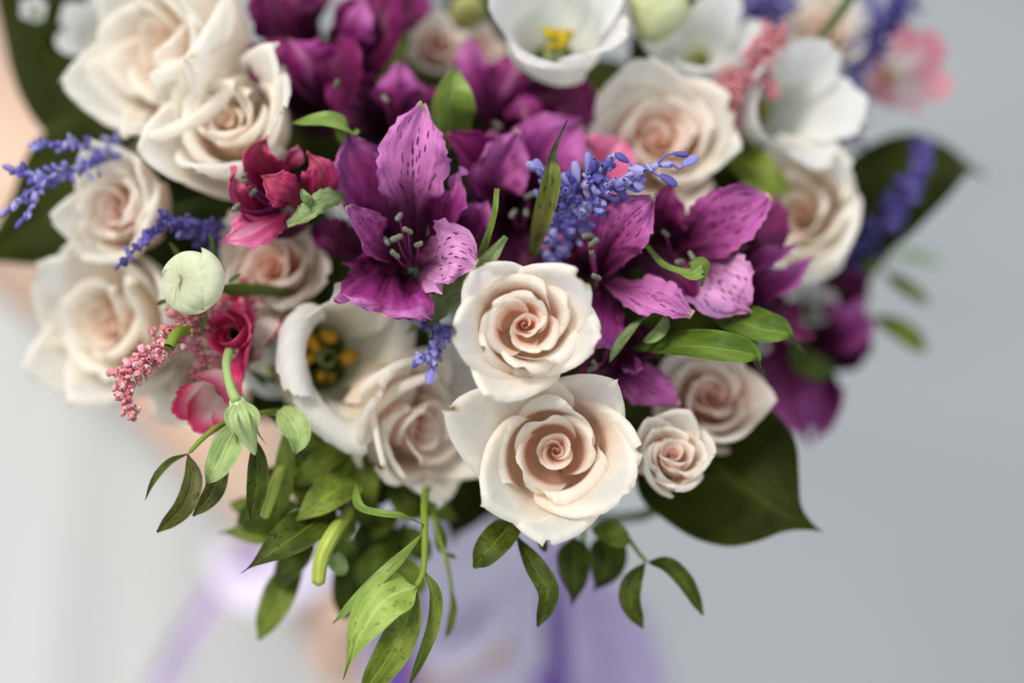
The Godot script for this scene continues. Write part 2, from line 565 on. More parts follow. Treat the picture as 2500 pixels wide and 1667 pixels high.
# a spray of small dry flowers: paths = [points, radius at start px, radius at end px, number of florets]
func spray(called: String, label: String, category: String, group: String, paths: Array, floret: float, mats: Array, mesh: Mesh, sd: int, whole := false) -> Node3D:
	var first: Vector3 = paths[0][0][0]
	var at := P(first.x, first.y, first.z)
	var o := thing(called, label, category, at, group, cam_basis)
	var r := rnd(sd)
	var twigs := []
	var joined := SurfaceTool.new()
	for p in paths:
		var local := []
		for q in p[0]:
			local.append(Q(q, at))
		twigs.append(tube(local, [0.0006, 0.0003], 5, 5))
		var path := smooth(local, 12)
		var n: int = p[3]
		for k in n:
			var f := (k + r.randf()) / n
			var q := f * (path.size() - 1)
			var j := mini(int(q), path.size() - 2)
			var on := path[j].lerp(path[j + 1], q - j)
			var t := (path[j + 1] - path[j]).normalized()
			var out := Vector3(r.randfn(), r.randfn(), r.randfn() + 0.35)
			out = (out - t * out.dot(t) * 0.7).normalized()
			var reach := lerpf(p[1], p[2], f) * PX * sqrt(r.randf_range(0.05, 1.0))
			if k == n - 1:
				on = path[path.size() - 1]
				out = t
				reach = 0.001
			var tip := on + out * reach + t * reach * 0.4
			twigs.append(tube([on, on.lerp(tip, 0.5) + t * reach * 0.12, tip], [0.0003, 0.00022], 4, 2))
			var s := floret * PX * r.randf_range(0.6, 1.25)
			var tr := along(out + t * 0.6 + Vector3(0, r.randf_range(-0.5, 0.5), 0), tip - out * s * 0.2, Vector3(s * r.randf_range(0.7, 1.25), s * r.randf_range(0.8, 1.4), s * r.randf_range(0.7, 1.25)), r.randf() * TAU)
			if whole:
				joined.append_from(mesh, 0, tr)
			else:
				var fl := part("floret", mesh, mats[r.randi() % mats.size()], o)
				fl.transform = tr
	part("stalk", join(twigs), mats[0], o)
	if whole:
		part("blossom", joined.commit(), mats[0], o).set_meta("kind", "stuff")
	return o

func single_leaf(called: String, label: String, group: String, pts: Array, hw: float, face: Vector3, mat: String, d := {}) -> Node3D:
	var at := P(pts[0].x, pts[0].y, pts[0].z)
	var o := thing(called, label, "leaf", at, group, cam_basis)
	part("leaf_blade", blade(pts, hw, face, at, d), M[mat], o)
	var back := Q(Vector3(pts[0].x, pts[0].y, pts[0].z), at) - (Q(pts[1], at) - Q(pts[0], at)).normalized() * 0.004
	part("leaf_stalk", tube([back, Vector3.ZERO, Q(pts[0].lerp(pts[1], 0.2), at)], [0.0009, 0.0008, 0.0006], 6, 3), M.stem, o)
	stem_to_bind(at, P(pts[0].x, pts[0].y, pts[0].z - 0.1) - at, 0.0011, o)
	return o

# stem with leaflets
func leafy_sprig(label: String, stem: Array, r: float, leaves: Array) -> Node3D:
	var at := P(stem[0].x, stem[0].y, stem[0].z)
	var o := thing("leafy_sprig", label, "sprig", at, "green leafy sprigs under the flowers", cam_basis)
	part("stem", tube(stem.map(func(p): return Q(p, at)), [r, r * 0.7], 7, 6), M.green_stem, o)
	for l in leaves:
		var d: Dictionary = l[4] if l.size() > 4 else {}
		part("leaf", blade(l[0], l[1], l[2], at, d), M[l[3]], o)
	stem_to_bind(at, bind() - at, r, o)
	return o

# ---------------------------------------------------------------- bodies: smooth union of tapered limbs, meshed as surface nets
# bones = [a, b, radius at a, radius at b] in the frame the mesh is wanted in
func limb_field(p: Vector3, bones: Array, k: float) -> float:
	var sum := 0.0
	var least := 1e9
	for b in bones:
		var ab: Vector3 = b[1] - b[0]
		var t := clampf((p - b[0]).dot(ab) / maxf(ab.length_squared(), 1e-9), 0, 1)
		var d := p.distance_to(b[0] + ab * t) - lerpf(b[2], b[3], t)
		least = minf(least, d)
		if d < k * 6.0:
			sum += exp(-d / k)
	return -k * log(sum) if sum > 0.0 else least

func flesh(bones: Array, cell: float, k: float) -> ArrayMesh:
	var cells := {}
	for b in bones:
		var r: float = maxf(b[2], b[3]) + cell * 1.5 + k
		var lo: Vector3 = b[0].min(b[1]) - Vector3.ONE * r
		var hi: Vector3 = b[0].max(b[1]) + Vector3.ONE * r
		for x in range(floori(lo.x / cell), ceili(hi.x / cell) + 1):
			for y in range(floori(lo.y / cell), ceili(hi.y / cell) + 1):
				for z in range(floori(lo.z / cell), ceili(hi.z / cell) + 1):
					var c := Vector3i(x, y, z)
					if cells.has(c):
						continue
					var p := Vector3(c) * cell
					var ab: Vector3 = b[1] - b[0]
					var t := clampf((p - b[0]).dot(ab) / maxf(ab.length_squared(), 1e-9), 0, 1)
					if absf(p.distance_to(b[0] + ab * t) - lerpf(b[2], b[3], t)) < cell * 2.5 + k * 1.5:
						cells[c] = limb_field(p, bones, k)
	var spot := {}
	var pos := PackedVector3Array()
	var nor := PackedVector3Array()
	var corners := [Vector3i(0, 0, 0), Vector3i(1, 0, 0), Vector3i(0, 1, 0), Vector3i(1, 1, 0), Vector3i(0, 0, 1), Vector3i(1, 0, 1), Vector3i(0, 1, 1), Vector3i(1, 1, 1)]
	var edges := [[0, 1], [2, 3], [4, 5], [6, 7], [0, 2], [1, 3], [4, 6], [5, 7], [0, 4], [1, 5], [2, 6], [3, 7]]
	for c in cells:
		var v := []
		for o in corners:
			v.append(cells.get(c + o))
		if v.has(null):
			continue
		var at := Vector3.ZERO
		var n := 0
		for e in edges:
			var a: float = v[e[0]]
			var b: float = v[e[1]]
			if (a < 0.0) != (b < 0.0):
				at += Vector3(c + corners[e[0]]).lerp(Vector3(c + corners[e[1]]), a / (a - b))
				n += 1
		if n:
			spot[c] = pos.size()
			pos.append(at / n * cell)
			nor.append(Vector3(v[1] + v[3] + v[5] + v[7] - v[0] - v[2] - v[4] - v[6], v[2] + v[3] + v[6] + v[7] - v[0] - v[1] - v[4] - v[5], v[4] + v[5] + v[6] + v[7] - v[0] - v[1] - v[2] - v[3]).normalized())
	var idx := PackedInt32Array()
	var axes := [[Vector3i(1, 0, 0), Vector3i(0, 1, 0), Vector3i(0, 0, 1)], [Vector3i(0, 1, 0), Vector3i(0, 0, 1), Vector3i(1, 0, 0)], [Vector3i(0, 0, 1), Vector3i(1, 0, 0), Vector3i(0, 1, 0)]]
	for c in spot:
		for a in axes:
			if not cells.has(c + a[0]) or (cells[c] < 0.0) == (cells[c + a[0]] < 0.0):
				continue
			var q := [c, c - a[1], c - a[1] - a[2], c - a[2]]
			if not (spot.has(q[1]) and spot.has(q[2]) and spot.has(q[3])):
				continue
			var i := [spot[q[0]], spot[q[1]], spot[q[2]], spot[q[3]]]
			if cells[c] < 0.0:
				idx.append_array([i[0], i[2], i[1], i[0], i[3], i[2]])
			else:
				idx.append_array([i[0], i[1], i[2], i[0], i[2], i[3]])
	var arr := []
	arr.resize(Mesh.ARRAY_MAX)
	arr[Mesh.ARRAY_VERTEX] = pos
	arr[Mesh.ARRAY_NORMAL] = nor
	arr[Mesh.ARRAY_INDEX] = idx
	var m := ArrayMesh.new()
	m.add_surface_from_arrays(Mesh.PRIMITIVE_TRIANGLES, arr)
	return m

# ================================================================ the scene
func _ready() -> void:
	noise.seed = 4
	noise.frequency = 0.02
	set_view()
	set_light()
	make_materials()
	make_place()
	make_person()
	make_handle()
	make_back_leaves()
	make_roses()
	make_cups()
	make_buds()
	make_alstroemerias()
	make_leaves()
	make_sprigs()
	make_sprays()

func lin(r: float, g: float, b: float) -> Color:
	return Color(r, g, b).linear_to_srgb()

func make_materials() -> void:
	var crepe := tex(paint(256, 256, func(u, v): return Color(1, 1, 1) * (0.5 + 0.5 * n2(u * 500.0, v * 60.0) + 0.25 * n2(u * 900.0, v * 900.0))))
	M.petal = veins(sheet_mat(0.6, 1.08, null, 0.2), crepe, 0.03)
	M.petal.vertex_color_use_as_albedo = true
	M.white_petal = veins(sheet_mat(0.55, 1.0, null, 0.25), crepe, 0.03)
	M.white_petal.vertex_color_use_as_albedo = true
	var magenta := Color(0.70, 0.28, 0.62)
	for k in 3:
		M["spot%d" % k] = veins(sheet_mat(0.5, 0.35, tex(spotted(k + 1, [Color(0.74, 0.43, 0.68), Color(0.77, 0.50, 0.72), Color(0.66, 0.33, 0.59)][k], [Color(0.71, 0.39, 0.64), Color(0.79, 0.55, 0.74), Color(0.63, 0.27, 0.53)][k], [Color(0.34, 0.12, 0.26), Color(0.42, 0.20, 0.34), Color(0.26, 0.03, 0.18)][k], Color(0.20, 0.02, 0.12), [0.5, 0.8, 0.0][k]))), crepe, 0.03)
	M.tepal = veins(sheet_mat(0.5, 0.35, tex(plain_tepal(5, Color(0.70, 0.38, 0.64), Color(0.54, 0.16, 0.45), Color(0.24, 0.02, 0.17), Color(0.42, 0.13, 0.30), 0.45))), crepe, 0.03)
	M.tepal_dark = veins(sheet_mat(0.5, 0.3, tex(plain_tepal(6, Color(0.47, 0.09, 0.35), Color(0.32, 0.02, 0.22), Color(0.16, 0.0, 0.09), Color(0.32, 0.05, 0.22), 0.4))), crepe, 0.03)
	M.tepal_pale = veins(sheet_mat(0.5, 0.35, tex(plain_tepal(7, Color(0.56, 0.17, 0.46), Color(0.40, 0.05, 0.30), Color(0.20, 0.01, 0.14), Color(0.66, 0.42, 0.57), 0.75))), crepe, 0.03)
	M.tepal_red = veins(sheet_mat(0.5, 0.5, tex(plain_tepal(8, Color(0.78, 0.30, 0.46), Color(0.68, 0.16, 0.36), Color(0.46, 0.05, 0.20), Color(0.52, 0.30, 0.24), 0.5))), crepe, 0.03)
	M.tepal_pink = veins(sheet_mat(0.5, 0.55, tex(plain_tepal(9, Color(0.86, 0.46, 0.62), Color(0.80, 0.34, 0.52), Color(0.62, 0.16, 0.34), Color(0.90, 0.72, 0.80), 0.6))), crepe, 0.03)
	M.magenta_rim = veins(sheet_mat(0.5, 0.4, tex(paint(96, 96, func(u, v): return Color(0.78, 0.14, 0.38).lerp(Color(0.90, 0.36, 0.56), clampf(0.4 + n2(u * 120.0, v * 300.0), 0, 1))))), crepe, 0.03)
	M.picotee = veins(sheet_mat(0.5, 0.6, tex(paint(96, 96, func(u, v): return Color(0.93, 0.86, 0.82).lerp(Color(0.80, 0.16, 0.40), smoothstep(0.30, 0.44, absf(u - 0.5) + 0.05 * n2(v * 160.0, u * 90.0)))))), crepe, 0.03)
	var leaf_bump := tex(paint(128, 256, func(u, v): return Color(1, 1, 1) * (0.55 + 0.4 * n2((u - 0.5) * 600.0, v * 40.0) - 0.4 * smoothstep(0.06, 0.0, absf(u - 0.5)))))
	M.leaf_lime = veins(sheet_mat(0.42, 0.5, tex(leaf_image(1, Color(0.35, 0.45, 0.13), Color(0.48, 0.58, 0.25), Color(0.56, 0.64, 0.34), 0.0, true)), 0.45), leaf_bump, 0.03)
	M.leaf_fresh = veins(sheet_mat(0.5, 0.35, tex(leaf_image(2, Color(0.24, 0.33, 0.06), Color(0.36, 0.45, 0.15), Color(0.46, 0.58, 0.26), 0.15, true, 0.70)), 0.3), leaf_bump, 0.03)
	M.leaf_pale = veins(sheet_mat(0.55, 0.4, tex(leaf_image(3, Color(0.52, 0.62, 0.36), Color(0.64, 0.72, 0.47), Color(0.72, 0.78, 0.56), 0.05, false))), leaf_bump, 0.03)
	M.leaf_grey = veins(sheet_mat(0.6, 0.35, tex(leaf_image(4, Color(0.40, 0.48, 0.28), Color(0.54, 0.62, 0.40), Color(0.52, 0.58, 0.38), 0.25, true))), leaf_bump, 0.04)
	M.leaf_olive = veins(sheet_mat(0.55, 0.35, tex(leaf_image(5, Color(0.38, 0.42, 0.15), Color(0.52, 0.52, 0.27), Color(0.58, 0.58, 0.34), 0.5, true, 0.62))), leaf_bump, 0.05)
	M.leaf_mid = veins(sheet_mat(0.5, 0.4, tex(leaf_image(6, Color(0.31, 0.38, 0.07), Color(0.45, 0.51, 0.18), Color(0.48, 0.58, 0.24), 0.3, false)), 0.35), leaf_bump, 0.03)
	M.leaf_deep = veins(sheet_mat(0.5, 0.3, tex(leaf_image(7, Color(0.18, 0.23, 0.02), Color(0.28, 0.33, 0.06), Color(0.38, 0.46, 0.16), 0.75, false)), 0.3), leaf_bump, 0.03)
	M.leaf_brown = veins(sheet_mat(0.42, 0.3, tex(leaf_image(8, Color(0.22, 0.24, 0.05), Color(0.32, 0.32, 0.10), Color(0.42, 0.42, 0.16), 0.9, false))), leaf_bump, 0.03)
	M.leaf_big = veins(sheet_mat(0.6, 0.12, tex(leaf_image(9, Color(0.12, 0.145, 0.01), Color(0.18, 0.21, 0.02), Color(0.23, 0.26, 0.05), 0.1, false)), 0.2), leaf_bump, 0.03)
	M.leaf_fresh_plain = veins(sheet_mat(0.42, 0.4, tex(leaf_image(10, Color(0.30, 0.42, 0.12), Color(0.42, 0.55, 0.20), Color(0.46, 0.58, 0.26), 0.0, true)), 0.45), leaf_bump, 0.03)
	M.leaf_pale2 = veins(sheet_mat(0.5, 0.45, tex(leaf_image(11, Color(0.48, 0.58, 0.24), Color(0.60, 0.68, 0.34), Color(0.68, 0.75, 0.45), 0.25, false))), leaf_bump, 0.03)
	M.stem_pale = sheet_mat(0.5, 0.0)
	M.stem_pale.albedo_color = Color(0.58, 0.68, 0.42)
	M.stem_lime = veins(sheet_mat(0.45, 0.2, tex(paint(64, 64, func(u, v): return Color(0.55, 0.62, 0.22).lerp(Color(0.72, 0.76, 0.40), clampf(0.5 + n2(u * 400.0, v * 30.0), 0, 1))))), crepe, 0.02)
	M.stem = sheet_mat(0.5, 0.0)
	M.stem.albedo_color = Color(0.28, 0.36, 0.12)
	M.green_stem = sheet_mat(0.5, 0.0)
	M.green_stem.albedo_color = Color(0.44, 0.52, 0.16)
	M.bud_green = veins(sheet_mat(0.5, 0.3, tex(paint(64, 128, func(u, v): return Color(0.60, 0.70, 0.42).lerp(Color(0.78, 0.83, 0.62), clampf(0.5 + n2(u * 300.0, v * 30.0), 0, 1))))), crepe, 0.03)
	M.throat = sheet_mat(0.6, 0.2)
	M.throat.albedo_color = Color(0.27, 0.03, 0.18)
	M.filament = sheet_mat(0.5, 0.3)
	M.filament.albedo_color = Color(0.62, 0.24, 0.50)
	M.anther = sheet_mat(0.85, 0.0)
	M.anther.albedo_color = Color(0.42, 0.42, 0.36)
	M.anther_mesh = lathe([[0.0, -0.0022], [0.0006, -0.0020], [0.0009, -0.0012], [0.00075, -0.0003], [0.0009, 0.0008], [0.0008, 0.0016], [0.0005, 0.0021], [0.0, 0.0022]], 8, 0.16)
	M.gold = sheet_mat(0.75, 0.2)
	M.gold.albedo_color = Color(0.70, 0.60, 0.05)
	M.moss = sheet_mat(0.8, 0.1)
	M.moss.albedo_color = Color(0.50, 0.50, 0.22)
	M.amber = sheet_mat(0.75, 0.2)
	M.amber.albedo_color = Color(0.72, 0.54, 0.12)
	M.blue = []
	for c in [Color(0.42, 0.41, 0.69), Color(0.34, 0.32, 0.60), Color(0.52, 0.51, 0.76), Color(0.60, 0.58, 0.78)]:
		var m := sheet_mat(0.7, 0.15)
		m.albedo_color = c
		M.blue.append(m)
	M.deep_blue = []
	for c in [Color(0.34, 0.31, 0.57), Color(0.27, 0.24, 0.50), Color(0.42, 0.39, 0.64)]:
		var m := sheet_mat(0.7, 0.15)
		m.albedo_color = c
		M.deep_blue.append(m)
	M.pink = []
	for c in [Color(0.82, 0.54, 0.57), Color(0.74, 0.42, 0.47), Color(0.87, 0.66, 0.68), Color(0.78, 0.54, 0.53)]:
		var m := sheet_mat(0.7, 0.2)
		m.albedo_color = c
		M.pink.append(m)
	M.floret_mesh = lathe([[0.0, -0.5], [0.10, -0.46], [0.20, -0.25], [0.25, 0.05], [0.21, 0.3], [0.13, 0.44], [0.0, 0.5]], 10, 0.10)
	M.bead_mesh = lathe([[0.0, -0.5], [0.30, -0.38], [0.47, -0.1], [0.44, 0.2], [0.25, 0.44], [0.0, 0.5]], 7, 0.12)
	M.skin = sheet_mat(0.5, 0.0)
	M.skin.albedo_color = Color(0.82, 0.70, 0.62)
	M.skin.subsurf_scatter_enabled = true
	M.skin.subsurf_scatter_strength = 0.15
	var weave := tex(paint(128, 128, func(u, v): return Color(1, 1, 1) * (0.5 + 0.3 * n2(u * 900.0, v * 900.0))))
	M.dress = veins(sheet_mat(0.75, 0.0), weave, 0.05)
	M.dress.albedo_color = Color(0.745, 0.755, 0.755)
	M.lavender = sheet_mat(0.4, 0.5)
	M.lavender.albedo_color = Color(0.78, 0.70, 0.86)
	M.violet = sheet_mat(0.35, 0.3)
	M.violet.albedo_color = Color(0.47, 0.33, 0.68)
	M.satin = sheet_mat(0.35, 0.4)
	M.satin.albedo_color = Color(0.87, 0.84, 0.93)
	var stone := NoiseTexture2D.new()
	var sn := FastNoiseLite.new()
	sn.seed = 3
	sn.frequency = 0.01
	stone.noise = sn
	stone.seamless = true
	stone.width = 512
	stone.height = 512
	var ramp := Gradient.new()
	ramp.colors = PackedColorArray([Color(0.505, 0.52, 0.53), Color(0.58, 0.595, 0.60)])
	stone.color_ramp = ramp
	M.paving = sheet_mat(0.9, 0.0, stone)
	M.paving.uv1_triplanar = true
	M.paving.uv1_world_triplanar = true
	M.paving.uv1_scale = Vector3(0.13, 0.13, 0.13)

func make_place() -> void:
	var g := MeshInstance3D.new()
	g.name = "pavement"
	var pl := PlaneMesh.new()
	pl.size = Vector2(400, 400)
	g.mesh = pl
	g.material_override = M.paving
	g.set_meta("kind", "structure")
	add_child(g, true)

func make_person() -> void:
	var o := thing("person", "woman in a white dress holding the bouquet with one bare arm", "person", Vector3(-0.16, 0, -0.52))
	var inv := o.transform.affine_inverse()
	var w := func(v: Vector3) -> Vector3: return inv * P(v.x, v.y, v.z)
	var elbow: Vector3 = w.call(Vector3(-110, 225, -0.37))
	var wrist: Vector3 = w.call(Vector3(720, 1245, -0.325))
	var sh := Vector3(-0.165, 1.44, 0.02)
	var sh2 := Vector3(0.165, 1.44, 0.02)
	var bones := [
		[sh, elbow, 0.046, 0.038], [elbow, elbow.lerp(wrist, 0.3), 0.039, 0.041], [elbow.lerp(wrist, 0.3), wrist, 0.041, 0.026],
		[sh2, Vector3(0.20, 1.15, -0.08), 0.046, 0.038], [Vector3(0.20, 1.15, -0.08), Vector3(0.0, 1.02, -0.15), 0.036, 0.026],
		[sh, sh2, 0.05, 0.05], [Vector3(-0.06, 1.36, 0.01), Vector3(0.06, 1.36, 0.01), 0.09, 0.09], [Vector3(-0.05, 1.28, 0.02), Vector3(0.05, 1.28, 0.02), 0.09, 0.09],
		[Vector3(0, 1.25, 0), Vector3(0, 1.05, 0), 0.095, 0.085], [Vector3(-0.05, 0.95, 0), Vector3(0.05, 0.95, 0), 0.1, 0.1],
		[Vector3(-0.08, 0.9, 0), Vector3(-0.08, 0.48, 0.01), 0.08, 0.055], [Vector3(-0.08, 0.48, 0.01), Vector3(-0.08, 0.06, 0), 0.05, 0.035], [Vector3(-0.08, 0.04, 0), Vector3(-0.09, 0.03, 0.14), 0.035, 0.025],
		[Vector3(0.08, 0.9, 0), Vector3(0.08, 0.48, 0.01), 0.08, 0.055], [Vector3(0.08, 0.48, 0.01), Vector3(0.08, 0.06, 0), 0.05, 0.035], [Vector3(0.08, 0.04, 0), Vector3(0.09, 0.03, 0.14), 0.035, 0.025],
		[Vector3(0, 1.44, 0.0), Vector3(0, 1.54, 0.01), 0.05, 0.048],
	]
	var hand := [[wrist, wrist.lerp(elbow, 0.06), 0.026, 0.0265]]
	var fat := [0.0092, 0.0096, 0.0090, 0.0078]
	var top := inv * handle_top()
	var along_handle := inv * handle_low() - top
	var hd := along_handle.normalized()
	var left := (inv.basis * -cam_basis.x)
	left = (left - hd * left.dot(hd)).normalized()
	var front := left.cross(hd)
	front = front if front.dot(inv.basis * cam_basis.z) > 0.0 else -front
	for k in 4:
		var c := top + along_handle * (0.42 + 0.093 * k)
		var a := c + left * 0.034 + front * 0.008
		var b := c + front * 0.033 + left * (0.004 + 0.002 * k)
		var e := c - left * 0.026 + front * 0.018
		hand.append([wrist, a, 0.018, 0.0125])
		hand.append([a, b, fat[k] + 0.001, fat[k]])
		hand.append([b, e, fat[k], fat[k] * 0.92])
		hand.append([e, c - left * 0.026 - front * 0.006, fat[k] * 0.92, fat[k] * 0.8])
	var thumb := top + along_handle * 0.36
	hand.append([wrist, thumb + left * 0.03 - front * 0.012, 0.02, 0.014])
	hand.append([thumb + left * 0.03 - front * 0.012, thumb + left * 0.012 - front * 0.032, 0.0125, 0.0105])
	hand.append([thumb + left * 0.012 - front * 0.032, thumb - left * 0.016 - front * 0.028, 0.0105, 0.0088])
	part("body", join([flesh(bones, 0.012, 0.008), flesh(hand, 0.004, 0.0016)]), M.skin, o)
	# the dress: a fitted bodice that flares into folds
	var rows2 := [[1.34, 0.150, 0.112], [1.28, 0.153, 0.122], [1.20, 0.138, 0.112], [1.10, 0.125, 0.105], [1.02, 0.140, 0.115], [0.92, 0.175, 0.145], [0.75, 0.225, 0.19], [0.5, 0.29, 0.26], [0.25, 0.35, 0.32], [0.02, 0.40, 0.38]]
	var pos := PackedVector3Array()
	var uv := PackedVector2Array()
	var sides := 96
	for j in rows2.size():
		for i in sides + 1:
			var a := TAU * i / sides
			var deep := clampf((1.06 - rows2[j][0]) * 0.08, 0.0, 0.035)
			var fold := 1.0 + deep * sin(a * 14.0 + 1.6 * sin(a * 3.0)) + deep * 0.6 * sin(a * 23.0 + 1.0)
			pos.append(Vector3(cos(a) * rows2[j][1] * fold, rows2[j][0], sin(a) * rows2[j][2] * fold))
			uv.append(Vector2(a * 3.0, j))
	part("dress", grid(pos, uv, PackedColorArray(), sides, rows2.size() - 1), M.dress, o, "long white dress falling in soft folds")

func handle_top() -> Vector3:
	return P(1150, 1270, -0.20)

func handle_low() -> Vector3:
	return P(960, 1700, -0.38)

func make_handle() -> void:
	var top := handle_top()
	var low := handle_low()
	var o := thing("bouquet_handle", "stem bundle of the bouquet wrapped in pale lavender satin", "handle", low)
	var d := top - low
	part("wrap", tube([Vector3.ZERO, d * 0.3, d * 0.7, d], [0.017, 0.018, 0.019, 0.026], 24, 8), M.satin, o)
	for k in 5:
		var a := d * (0.12 + 0.16 * k)
		var turn := tube([a + Vector3(-0.021, -0.004, 0), a + Vector3(0, 0.001, 0.021), a + Vector3(0.021, 0.004, 0), a + Vector3(0, 0.001, -0.021), a + Vector3(-0.021, -0.004, 0)], [0.0022, 0.0022], 6, 6)
		part("satin_fold", turn, M.satin, o)
	var group := "satin ribbons hanging from the bouquet handle"
	var ribbons := [
		["narrow lavender ribbon slanting down in front of the white dress", "lavender", [Vector3(760, 1270, -0.27), Vector3(640, 1330, -0.30), Vector3(540, 1430, -0.33), Vector3(440, 1580, -0.34), Vector3(360, 1750, -0.345), Vector3(300, 2000, -0.35)], 46.0, Vector3(0.4, 0.2, 1)],
		["deep violet ribbon tail hanging under the front rose", "violet", [Vector3(1180, 1300, -0.23), Vector3(1310, 1400, -0.25), Vector3(1352, 1570, -0.26), Vector3(1350, 1800, -0.27), Vector3(1335, 2100, -0.28)], 70.0, Vector3(-0.5, 0, 1)],
		["pale violet ribbon tail hanging to the right of the deep violet one", "lavender", [Vector3(1200, 1300, -0.24), Vector3(1400, 1420, -0.29), Vector3(1465, 1600, -0.30), Vector3(1500, 1800, -0.30), Vector3(1500, 2100, -0.31)], 105.0, Vector3(0.2, 0.1, 1)],
		["violet ribbon end between the two long bottom leaflets", "violet", [Vector3(1110, 1290, -0.20), Vector3(1020, 1350, -0.22), Vector3(985, 1480, -0.23), Vector3(965, 1660, -0.24), Vector3(940, 1950, -0.26)], 55.0, Vector3(0.3, 0, 1)],
		["white satin bow loop under the cream roses", "satin", [Vector3(1150, 1270, -0.21), Vector3(1070, 1300, -0.22), Vector3(1040, 1420, -0.24), Vector3(1090, 1560, -0.25), Vector3(1170, 1500, -0.25), Vector3(1170, 1330, -0.23)], 110.0, Vector3(-0.6, 0.2, 0.8)],
		["broad white satin ribbon tail beneath the bow", "satin", [Vector3(1170, 1290, -0.22), Vector3(1200, 1450, -0.25), Vector3(1190, 1650, -0.27), Vector3(1210, 1850, -0.28), Vector3(1210, 2100, -0.29)], 165.0, Vector3(0.3, 0.1, 1)],
		["short lilac ribbon loop tucked under the greenery by the hand", "satin", [Vector3(1080, 1280, -0.21), Vector3(940, 1300, -0.24), Vector3(800, 1340, -0.26), Vector3(690, 1400, -0.28), Vector3(610, 1400, -0.31), Vector3(590, 1320, -0.34)], 120.0, Vector3(0, 0.3, 1)],
		["wide white satin ribbon tail behind the long hanging sprig", "satin", [Vector3(1120, 1290, -0.21), Vector3(1010, 1380, -0.23), Vector3(985, 1520, -0.25), Vector3(975, 1700, -0.26), Vector3(960, 2000, -0.28)], 135.0, Vector3(-0.15, 0.2, 1)],
		["lilac ribbon tail at the far side of the handle", "lavender", [Vector3(1200, 1290, -0.25), Vector3(1330, 1350, -0.30), Vector3(1470, 1430, -0.32), Vector3(1570, 1600, -0.33), Vector3(1600, 1900, -0.33)], 62.0, Vector3(0, 0.3, 1)],
	]
	for r in ribbons:
		var at := P(r[2][0].x, r[2][0].y, r[2][0].z)
		var t := thing("ribbon", r[0], "ribbon", at, group, cam_basis)
		part("ribbon_strip", blade(r[2], r[3], r[4], at, {"prof": STRAP, "cup": 0.35, "ruffle": 0.5, "groove": 0.1, "lump": 3.0, "nu": 16, "sub": 12}), M[r[1]], t)

